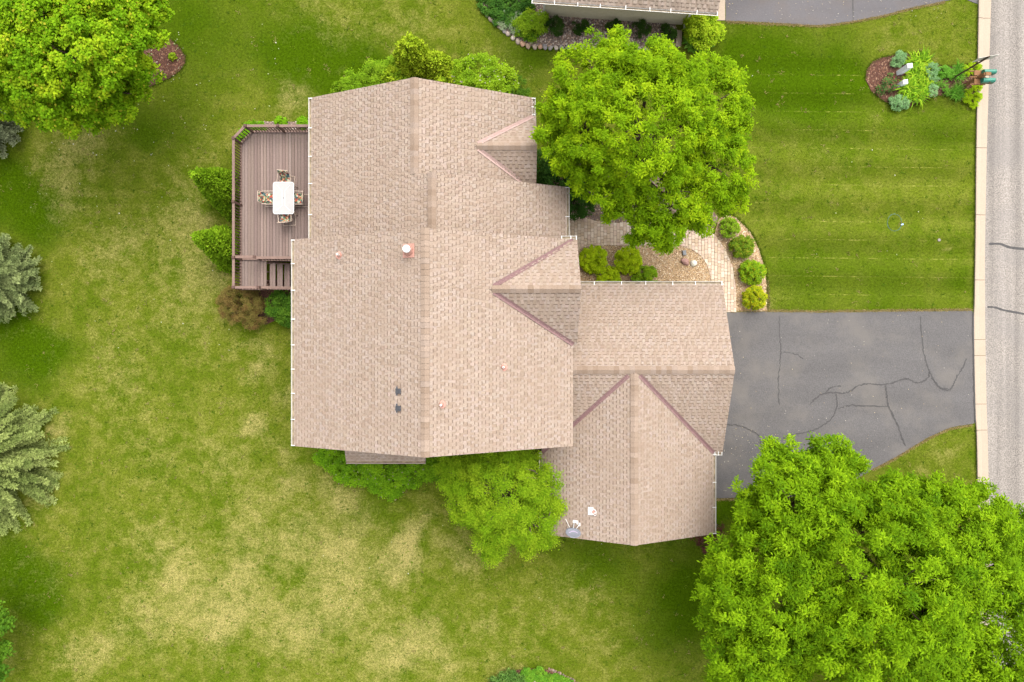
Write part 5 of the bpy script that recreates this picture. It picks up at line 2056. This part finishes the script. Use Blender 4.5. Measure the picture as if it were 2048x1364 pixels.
def spruce(name, label, base, h, r, pal, seed, nb=150, spray=.30, upturn=.25, top=.93, clearing=None):
    rng = np.random.default_rng(seed)
    rr = random.Random(seed)
    bx = Vector(base)
    t = tag(empty(name, bx), label, 'conifer')
    b = MB()
    b.tube([bx - Vector((0, 0, .1)), bx + Vector((0, 0, h * .6)), bx + Vector((0, 0, h))], [.17, .10, .02], 8)
    b.build('trunk', M_BARK, t)
    wood = MB()
    Ps, Ds, Us, Ks = [], [], [], []
    for i in range(nb):
        u = (i + rr.random()) / nb
        u = u ** 1.5 * top
        a = i * 2.399 + rr.uniform(-.3, .3)
        L = r * (1 - u) ** .8 * rr.uniform(.80, 1.04) + .15
        z0 = .25 + u * (h - .4)
        dx, dy = math.cos(a), math.sin(a)
        n = max(4, int(L / .16))
        pts = []
        kcol = rr.random()
        for k in range(n + 1):
            s = k / n
            pts.append(Vector((dx * L * s, dy * L * s, z0 - .18 * L * s + upturn * L * s * s)))
        wood.tube([bx + p for p in pts], [.03 * (1 - .8 * k / n) + .004 for k in range(n + 1)], 4)
        for k in range(1, n + 1):
            s = k / n
            # side twigs left and right, shorter to the tip
            tl = spray * (1.25 - .75 * s) * (.5 + .5 * min(1, s * 3)) * (L / r * .5 + .6)
            d0 = (pts[k] - pts[k - 1]).normalized()
            sd_ = Vector((-dy, dx, 0))
            for sg in (-1, 1, 0, -1, 1):
                d = (d0 * rr.uniform(.5, 1.1) + sd_ * sg * rr.uniform(.6, 1.1) + Vector((0, 0, rr.uniform(-.12, .3)))).normalized()
                m = max(3, int(tl / .045))
                st = pts[k] + Vector((rr.uniform(-.03, .03), rr.uniform(-.03, .03), rr.uniform(0, .04)))
                for q in range(m):
                    Ps.append(st + d * tl * q / m)
                    Ds.append(d)
                    Ks.append(kcol * .6 + .4 * rr.random() * (q / m))
    wood.build('limb', M_BARK, t)
    P = np.array([tuple(p) for p in Ps])
    D = np.array([tuple(p) for p in Ds])
    K = np.array(Ks)
    per = 4
    n = len(P)
    d = unit(D[:, None, :] * .8 + rng.normal(0, .75, (n, per, 3)) + np.array([0, 0, .12]))
    side = unit(np.cross(d, np.array([0, 0, 1.0])[None, None] + rng.normal(0, .6, (n, per, 3))))
    L = .085 * rng.uniform(.7, 1.3, (n, per, 1))
    W_ = .013 * rng.uniform(.8, 1.4, (n, per, 1))
    Q = P[:, None, :] + np.zeros((1, per, 1))
    V = np.stack([Q - side * W_, Q + d * L - side * W_ * .5, Q + d * L + side * W_ * .5, Q + side * W_], 2).reshape(-1, 3)
    pal = np.array(pal)
    w = np.clip(np.repeat(K, per) + rng.uniform(-.1, .2, n * per), 0, .999) * (len(pal) - 1)
    i0 = w.astype(int)
    f = (w - i0)[:, None]
    me = np_mesh('foliage', V, n * per, pal[i0] * (1 - f) + pal[i0 + 1] * f)
    link('foliage', me, M_NEEDLE, t)
    return t


G_BLUE = [(.085, .115, .040), (.18, .22, .08), (.31, .355, .145)]
G_PINE = [(.085, .12, .028), (.195, .24, .065), (.35, .395, .13)]
spruce('spruce', 'compact grey green spruce at the left edge beside the dark lawn', at(8, 560), 5.6, 2.1, G_BLUE, 51, 300, .27)
spruce('spruce', 'large open branched yellow green conifer halfway down the left edge', at(-25, 910), 8.0, 3.7, G_PINE, 52, 380, .36, upturn=.10)
spruce('spruce', 'dull grey conifer poking out below the light green tree in the top left corner', at(-5, 252), 4.5, 1.65, [(.10, .12, .06), (.15, .17, .09), (.22, .24, .14)], 53, 110, .30)

# strap leaved clumps, hostas and other perennials


def blades(b, c, n, ln, wd, pal, rr, h0=.5, spread=1.0, arch=.6):
    for _ in range(n):
        a = rr.uniform(0, 2 * math.pi)
        L = ln * rr.uniform(.6, 1.15)
        w = wd * rr.uniform(.7, 1.2)
        dx, dy = math.cos(a), math.sin(a)
        k = rr.uniform(.35, 1.0) * spread
        ox, oy = rr.uniform(-.06, .06), rr.uniform(-.06, .06)
        pts = []
        for s in (0, .35, .7, 1.0):
            x = L * k * s
            z = L * h0 * (1.9 * s - arch * 2.1 * s * s) + .02
            pts.append((c[0] + ox + dx * x, c[1] + oy + dy * x, max(.015, c[2] + z)))
        tw = rr.uniform(-.5, .5)
        sx, sy = -dy, dx
        ws = (.7, 1, .8, .05)
        col = vary(rr.choice(pal), .2)
        for i in range(3):
            p, q = pts[i], pts[i + 1]
            b.face([(p[0] - sx * w * ws[i] / 2, p[1] - sy * w * ws[i] / 2, p[2]), (q[0] - sx * w * ws[i + 1] / 2, q[1] - sy * w * ws[i + 1] / 2, q[2]),
                    (q[0] + sx * w * ws[i + 1] / 2, q[1] + sy * w * ws[i + 1] / 2, q[2] + tw * w), (p[0] + sx * w * ws[i] / 2, p[1] + sy * w * ws[i] / 2, p[2] + tw * w)], col)


def clump(name, label, cat, spots, pal, n=70, ln=.5, wd=.035, seed=1, group=None, h0=.5, spread=1.0, arch=.6):
    rr = random.Random(seed)
    p0 = at(*spots[0])
    b = MB()
    for s in spots:
        blades(b, at(s[0], s[1], 0), n, ln * (s[2] if len(s) > 2 else 1), wd, pal, rr, h0, spread, arch)
    o = b.build(name, M_LEAF, None, origin=(p0.x, p0.y, 0))
    return tag(o, label, cat, group)


P_DAY = [(.12, .235, .010), (.175, .30, .012), (.24, .34, .02), (.08, .17, .008)]
dg = 'daylily clumps in the mailbox bed'
clump('daylily', 'daylily clump behind the taller pedestal at the top of the mailbox bed', 'perennial', [(1824, 128), (1838, 122), (1844, 130)], P_DAY, 110, .74, .05, 61, dg)
clump('daylily', 'daylily clump between the two pedestals in the middle of the mailbox bed', 'perennial', [(1832, 148), (1846, 152), (1826, 158)], P_DAY, 110, .70, .05, 62, dg)
clump('daylily', 'largest daylily clump spilling onto the lawn below the shorter pedestal', 'perennial', [(1818, 182), (1836, 190), (1826, 195), (1842, 176), (1810, 178)], P_DAY, 100, .78, .05, 63, dg)
P_IRIS = [(.05, .15, .012), (.08, .21, .016), (.12, .26, .03)]
ig = 'grassy clumps round the sign pole'
clump('ornamental_grass', 'fine dark grassy clump at the foot of the brown sign pole', 'ornamental grass', [(1907, 147), (1917, 153), (1913, 138)], P_IRIS, 120, .5, .018, 64, ig, .6)
clump('ornamental_grass', 'rounded fine grassy clump on the lawn side of the mailbox stand', 'ornamental grass', [(1903, 187), (1913, 178), (1911, 194)], P_IRIS, 130, .5, .018, 65, ig, .6)
sg_ = 'sedum cushions by the kerb'
P_SED = [(.15, .26, .004), (.22, .34, .006), (.28, .38, .010)]
K = dict(bough_r=.09, tufts=8, per=12, tuft_r=.05, inner=.1, zmin=-.1)
shrub('sedum', 'lime sedum cushion between the sign pole and the mailboxes', [(1945, 137, .1, .26, .16), (1955, 140, .1, .2, .14), (1932, 142, .08, .22, .13)], P_SED, .035, .022, sg_, 71, 'perennial', **K)
shrub('sedum', 'long lime sedum cushion beside the kerb below the mailboxes', [(1950, 182, .1, .22, .14), (1951, 195, .1, .22, .15), (1948, 206, .1, .2, .13), (1955, 172, .08, .16, .12)], P_SED, .035, .022, sg_, 72, 'perennial', **K)
shrub('sedum', 'smaller lime sedum cushion on the lawn side of the long one', [(1932, 190, .1, .2, .14), (1934, 200, .09, .16, .12)], P_SED, .035, .022, sg_, 73, 'perennial', **K)
bg_ = 'blue green mounds in the mailbox bed'
P_BLU = [(.085, .175, .065), (.14, .26, .10), (.21, .33, .15)]
for i, (pts, lab) in enumerate((([(1798, 118, .16, .28, .2), (1792, 126, .12, .2, .15)], 'blue green mound at the upper edge of the mailbox bed by the taller pedestal'),
                                ([(1862, 140, .16, .25, .2), (1864, 152, .14, .24, .18)], 'blue green mound right of the daylilies, upper one of the pair'),
                                ([(1862, 182, .16, .25, .2)], 'blue green mound right of the daylilies, lower one of the pair'),
                                ([(1794, 205, .15, .34, .2), (1806, 206, .13, .26, .18)], 'blue green mound at the lower edge of the mailbox bed'))):
    shrub('blue_perennial', lab, pts, P_BLU, .05, .02, bg_, 74 + i, 'perennial', **K)
shrub('flowering_perennial', 'small plant with crimson flowers left of the shorter pedestal', [(1777, 172, .15, .3, .2), (1767, 182, .12, .24, .18), (1781, 160, .1, .18, .14)], [(.03, .085, .02), (.06, .13, .03), (.10, .17, .04)], .08, .024, None, 80, 'perennial', accent=((.32, .012, .085), .14), bough_r=.11, tufts=8, per=9, tuft_r=.07, inner=.1)
shrub('ground_cover', 'low leafy plant in the mulch left of the sign pole', [(1886, 144, .1, .24, .14), (1893, 150, .08, .2, .12), (1878, 152, .06, .14, .1)], P_IRIS, .06, .04, 'low plants left of the sign pole', 81, 'perennial', **K)
shrub('ground_cover', 'sparse seedling plant in the mulch below the low leafy one', [(1884, 172, .08, .2, .12), (1888, 182, .06, .14, .1)], P_IRIS, .055, .03, 'low plants left of the sign pole', 82, 'perennial', bough_r=.12, tufts=5, per=8, tuft_r=.07, inner=0, zmin=-.1)


def rosette(name, label, spots, pal, n, ln, wd, seed, cat='hosta', group=None, layers=3):
    """broad arching leaves in layers"""
    rr = random.Random(seed)
    p0 = at(spots[0][0], spots[0][1])
    b = MB()
    for s in spots:
        c = at(s[0], s[1], 0)
        sc = s[2] if len(s) > 2 else 1
        for i in range(n):
            f = i / n
            a = i * 2.399 + rr.uniform(-.25, .25)
            reach = ln * sc * (.35 + .75 * (1 - f))
            hz = ln * sc * (.45 + .75 * f)
            dx, dy = math.cos(a), math.sin(a)
            sx, sy = -dy, dx
            L = ln * sc * rr.uniform(.75, 1.1) * .8
            w = wd * sc * rr.uniform(.8, 1.15)
            r0 = max(.02, reach - L * .75)
            P = []
            for t, h, ww in ((0, 0, .1), (.3, .10, .85), (.65, .02, 1), (1, -.22, .06)):
                P.append((c.x + dx * (r0 + L * t), c.y + dy * (r0 + L * t), max(.02, hz + h * L), ww * w / 2))
            col = vary(rr.choice(pal), .15)
            for k in range(3):
                p, q = P[k], P[k + 1]
                b.face([(p[0], p[1], p[2] - .02), (q[0], q[1], q[2] - .02), (q[0] + sx * q[3], q[1] + sy * q[3], q[2] + .02), (p[0] + sx * p[3], p[1] + sy * p[3], p[2] + .02)], col)
                b.face([(p[0] - sx * p[3], p[1] - sy * p[3], p[2] + .02), (q[0] - sx * q[3], q[1] - sy * q[3], q[2] + .02), (q[0], q[1], q[2] - .02), (p[0], p[1], p[2] - .02)], col)
    return tag(b.build(name, M_LEAF, None, origin=(p0.x, p0.y, 0)), label, cat, group)


rosette('hosta', 'small yellow green hosta alone in the mulch beside the corner tree', [(347, 115)], [(.16, .24, .012), (.22, .29, .015)], 26, .20, .12, 91)
rosette('hosta', 'large mounded hosta at the right end of the river rock bed', [(1394, 84, 1.15), (1384, 88, 1.0), (1408, 84, 1.0)], [(.07, .17, .015), (.11, .24, .02), (.16, .29, .045)], 80, .46, .16, 92)
shrub('shrub', 'bright yellow green bush above the mounded hosta by the neighbour wall', [(1404, 60, .6, .72, .55), (1416, 66, .5, .5, .45), (1396, 46, .5, .5, .45)], [(.13, .23, .008), (.20, .31, .010), (.28, .36, .015)], .10, .065, None, 93, bough_r=.2, tufts=9, per=13, tuft_r=.12)
rosette('hosta', 'light green leafy mound left of the clipped shrubs by the neighbour wall', [(1058, 62, 1.0), (1052, 70, .9), (1066, 68, .9)], [(.07, .17, .012), (.11, .22, .016), (.15, .26, .03)], 64, .38, .12, 94)
shrub('shrub', 'yellow green bush at the left corner of the sage siding', [(1065, 48, .5, .5, .45), (1078, 46, .4, .35, .35), (1050, 55, .35, .4, .3)], [(.09, .18, .006), (.15, .25, .01), (.20, .29, .014)], .08, .045, None, 95)
bx_ = 'small dark clipped shrubs along the neighbour wall'
for i, (px, py, r, lab) in enumerate(((1111, 52, .38, 'oval dark clipped shrub first from the left along the sage siding'), (1162, 54, .30, 'round dark clipped shrub second from the left along the sage siding'),
                                      (1228, 56, .30, 'dark clipped shrub third along the sage siding, mostly behind the tree'), (1282, 58, .32, 'dark clipped shrub fourth along the sage siding, above the tree top'),
                                      (1333, 67, .36, 'dark clipped shrub nearest the neighbour downspout'))):
    shrub('clipped_shrub', lab, [(px, py, .28, r, .28)], G_BOX, .045, .026, bx_, 100 + i, bough_r=.13, tufts=9, per=15, tuft_r=.07)
shrub('ground_cover', 'dark leafy ground cover filling the bed left of the neighbour house', [(990, 8, .15, .5, .25), (1015, 12, .15, .5, .25), (1035, 5, .15, .5, .25), (1000, 28, .12, .4, .2), (980, -5, .15, .5, .25), (1020, 35, .12, .35, .2), (1045, 15, .15, .4, .25)],
      [(.02, .065, .010), (.045, .12, .016), (.08, .17, .02)], .085, .05, None, 110, 'perennial', bough_r=.17, tufts=9, per=12, tuft_r=.10)
shrub('silver_perennial', 'silvery pale green plants along the stone edging left of the leafy mound', [(1034, 30, .12, .26, .2), (1028, 44, .12, .26, .2), (1022, 55, .1, .25, .18), (1005, 50, .1, .2, .15), (1035, 60, .1, .22, .16), (1008, 22, .2, .16, .14)],
      [(.16, .21, .12), (.24, .30, .17), (.32, .37, .24)], .06, .024, None, 111, 'perennial', **K)
b = MB()
q = at(1047, 18, 0)
b.lathe([(.12, 0), (.13, .10), (.10, .15), (.0, .17)], q, 14)
tag(b.build('garden_orb', mat('dull_green_glaze', (.06, .13, .07), rough=.4), None, origin=tuple(q)), 'dull green rounded garden ornament in the neighbour bed', 'garden ornament')

# plants on the outer side of the deck and at the bottom edge
shrub('ground_cover', 'bright weeds showing through the cut corner of the deck railing', [(505, 263, .15, .35, .2), (492, 275, .12, .3, .2), (520, 255, .12, .25, .15)], [(.08, .19, .006), (.13, .26, .008)], .09, .05, None, 115, 'perennial', bough_r=.15, tufts=8, per=10, tuft_r=.1)
shrub('ground_cover', 'bright green tuft outside the top deck railing, left one of the pair', [(563, 245, .12, .2, .15)], [(.09, .21, .006), (.14, .28, .008)], .08, .045, 'tufts outside the top deck railing', 116, 'perennial', **K)
shrub('ground_cover', 'bright green tuft outside the top deck railing, beside the house gutter', [(606, 245, .12, .2, .15)], [(.09, .21, .006), (.14, .28, .008)], .08, .045, 'tufts outside the top deck railing', 117, 'perennial', **K)
db, pdb = bed('deck_rock_border', [(500, 262), (512, 243), (620, 243), (620, 262)], M_SOIL_ROCK, 'narrow stone border along the top side of the deck')
pebbles('border_stones', 'tan stones in the border along the deck', [pdb], 160, (.03, .055), ROCK, M_STONE)
shrub('shrub', 'stiff upright green shrub at the bottom edge left of the wooden stake', [(1000, 1368, .3, .4, .35), (1018, 1364, .3, .4, .35), (1030, 1372, .3, .4, .35)], [(.04, .10, .02), (.08, .165, .03), (.13, .22, .045)], .11, .04, None, 118, bough_r=.16, tufts=8, per=13, up=.3)
shrub('ground_cover', 'low bright green ground cover round the wooden stake at the bottom edge', [(1058, 1350, .1, .32, .18), (1078, 1350, .1, .3, .18), (1050, 1366, .1, .4, .18), (1084, 1366, .1, .35, .18), (1115, 1368, .1, .35, .18), (1105, 1360, .1, .25, .15), (1135, 1375, .1, .35, .18)],
      [(.05, .15, .012), (.09, .215, .016), (.14, .26, .02)], .065, .036, None, 119, 'perennial', **K)
q = at(1068, 1360, 0)
b = MB()
b.bar((q.x, q.y - .25, .12), (q.x + .02, q.y + .16, .5), .07, .05)
tag(b.build('wooden_stake', mat('bleached_wood', (.36, .29, .24), rough=.9, noise=9, amt=.15), None, origin=tuple(q)), 'bleached wooden stake leaning in the bed at the bottom edge', 'stake')
DSTONES = [stone_mesh('edging_stone', (.13, .10, .11), c, 30 + i) for i, c in enumerate(((.20, .13, .09), (.15, .10, .07), (.24, .17, .13), (.13, .10, .08)))]
be = tag(empty('bed_edging', at(1130, 1352)), 'row of small brownish stones edging the bottom bed', 'stone edging')
eo = parent_world(be)
for i, p in enumerate(smooth_line([(1100, 1338), (1112, 1343), (1130, 1352), (1150, 1362), (1170, 1374)], 4)):
    w = at(*p)
    o = link('stone', DSTONES[i % 4], M_STONE, be, (w.x - eo[0] + R.uniform(-.04, .04), w.y - eo[1], .02))
    o.scale = (.6, .6, .6)
    o.rotation_euler = (0, 0, R.uniform(0, 6))

# barberry by the garage corner
shrub('barberry', 'sparse dark maroon shrub at the bottom right corner of the garage wing', [(1424, 1068, .35, .30, .3), (1408, 1082, .35, .28, .3), (1436, 1052, .3, .2, .25), (1395, 1076, .3, .25, .25), (1440, 1070, .25, .2, .2), (1408, 1098, .2, .14, .15)], [(.035, .012, .012), (.07, .022, .022), (.12, .035, .035)], .045, .024, None, 120,
      bough_r=.15, tufts=6, per=10, tuft_r=.09, inner=.0, shell=(.6, 1.25))

# ------------------------------------------------------------------ loose grass along hard edges and small litter


def fringe(name, label, lines, per_m, ln, pal, width=.05, seed=1, z=.0):
    rng = np.random.default_rng(seed)
    P = []
    for l in lines:
        pts = [np.array(at(*p)[:2]) for p in l]
        for a, c in zip(pts[:-1], pts[1:]):
            n = int(np.linalg.norm(c - a) * per_m)
            t = rng.uniform(0, 1, (n, 1))
            q = a + (c - a) * t + rng.normal(0, width, (n, 2))
            P.append(np.concatenate([q, np.full((n, 1), z)], 1))
    P = np.concatenate(P)
    n = len(P)
    a = rng.uniform(0, 2 * math.pi, n)
    d = np.stack([np.cos(a), np.sin(a), rng.uniform(.5, 1.3, n)], 1)
    s = np.stack([-np.sin(a), np.cos(a), np.zeros(n)], 1) * .008
    L = ln * rng.uniform(.5, 1.2, (n, 1))
    V = np.stack([P - s, P + s, P + d * L + s * .2, P + d * L - s * .2], 1).reshape(-1, 3)
    pal = np.array(pal)
    me = np_mesh(name, V, n, pal[rng.integers(0, len(pal), n)] * rng.uniform(.75, 1.2, (n, 1)))
    return tag(link(name, me, M_GRASS), label, kind='stuff')


STRAW = [(.36, .27, .11), (.42, .33, .16), (.28, .20, .07)]
GREEN = [(.08, .12, .010), (.11, .15, .012), (.06, .10, .006)]
fringe('straw_fringe', 'bleached grass along the edges of the driveways', [
    [(1460, 622), (1530, 621.5), (1640, 623), (1800, 621), (1943, 619.5)], [(1944, 850), (1900, 857), (1870, 870), (1830, 892), (1790, 917), (1745, 940)],
    [(1428, 998.5), (1480, 998), (1560, 997)], [(1452, 44), (1480, 45), (1560, 49), (1630, 52.5), (1660, 51), (1700, 45), (1760, 34), (1830, 16), (1890, 4)],
    [(1535, 560), (1537, 620)]], 330, .06, STRAW, .035, 1)
fringe('grass_fringe', 'green grass hanging over the kerb and bed edges', [
    [(1957, -20), (1955, 60), (1953, 180), (1951, 297), (1950, 405), (1949, 500), (1948, 560), (1947, 615)], [(1951, 852), (1952.5, 900), (1954, 1000), (1956, 1100)],
    [(1436, 428), (1466, 430), (1486, 446), (1506, 470), (1520, 500), (1529, 530), (1535, 560), (1536, 618)],
    [p for p in POST_BED], [p for p in TREE_BED[1:11]], [(1050, 96), (1150, 99), (1250, 101), (1350, 104)]], 260, .07, GREEN, .04, 2)


def litter(name, label, regions, size, pal, seed, z=.012):
    rng = np.random.default_rng(seed)
    P = []
    for x0, y0, x1, y1, n in regions:
        for _ in range(n):
            p = at(rng.uniform(x0, x1), rng.uniform(y0, y1))
            P.append((p.x, p.y, z))
    P = np.array(P)
    n = len(P)
    a = rng.uniform(0, 6.28, n)
    s = rng.uniform(size[0], size[1], (n, 1))
    u = np.stack([np.cos(a), np.sin(a), rng.normal(0, .2, n)], 1) * s
    v = np.stack([-np.sin(a), np.cos(a), rng.normal(0, .2, n)], 1) * s * rng.uniform(.4, .9, (n, 1))
    V = np.stack([P - u, P - v, P + u, P + v], 1).reshape(-1, 3)
    V[:, 2] += .03
    pal = np.array(pal)
    return tag(link(name, np_mesh(name, V, n, pal[rng.integers(0, len(pal), n)]), M_STUFF), label, kind='stuff')


def weeds():
    rng = np.random.default_rng(77)
    skip = [DRIVE_PX, NDRIVE, TREE_BED, POST_BED, BOTTOM_BED, OUTER_BED, PATH_PX, FRONT_BED, NBED]
    P, C = [], []
    pal = [(.060, .105, .005), (.085, .125, .007), (.035, .070, .003), (.15, .125, .045), (.045, .085, .004)]
    for _ in range(5200):
        x, y = rng.uniform(-10, 1955), rng.uniform(-10, 1375)
        if 590 < x < 1450 and 200 < y < 900 or any(inside_poly(x, y, s) for s in skip) or x > 1944 and y > 600:
            continue
        p = at(x, y)
        c = np.array(pal[rng.integers(0, 5)])
        k = rng.integers(3, 9)
        r = rng.uniform(.02, .09)
        P.append(np.stack([p.x + rng.normal(0, r, k), p.y + rng.normal(0, r, k), np.zeros(k)], 1))
        C.append(np.repeat(c[None] * rng.uniform(.8, 1.2), k, 0))
    P, C = np.concatenate(P), np.concatenate(C)
    n = len(P)
    a = rng.uniform(0, 6.28, n)
    d = np.stack([np.cos(a), np.sin(a), rng.uniform(.25, .8, n)], 1)
    s = np.stack([-np.sin(a), np.cos(a), np.zeros(n)], 1) * rng.uniform(.008, .02, (n, 1))
    L = rng.uniform(.04, .09, (n, 1))
    V = np.stack([P - s, P + s, P + d * L + s * .4, P + d * L - s * .4], 1).reshape(-1, 3)
    tag(link('weed_tufts', np_mesh('weed_tufts', V, n, C), M_LEAF), 'small weed and grass tufts scattered through the lawn', kind='stuff')


weeds()
litter('fallen_seeds', 'pale seeds and petals scattered on the asphalt', [(1460, 630, 1940, 850, 80), (1440, 850, 1560, 990, 110), (1455, 0, 1900, 42, 90), (1460, 860, 1800, 900, 40)], (.012, .026), [(.55, .44, .26), (.42, .32, .16), (.60, .55, .45)], 5, .022)
litter('fallen_petals', 'pale leaves and petals scattered on the lawn near the corner tree', [(60, 180, 380, 420, 42), (380, 40, 560, 260, 26), (100, 400, 500, 720, 22), (600, 1000, 1300, 1340, 16), (300, 60, 370, 165, 40), (1500, 100, 1940, 580, 14)], (.018, .042), [(.42, .44, .24), (.48, .46, .34), (.34, .40, .16)], 6)
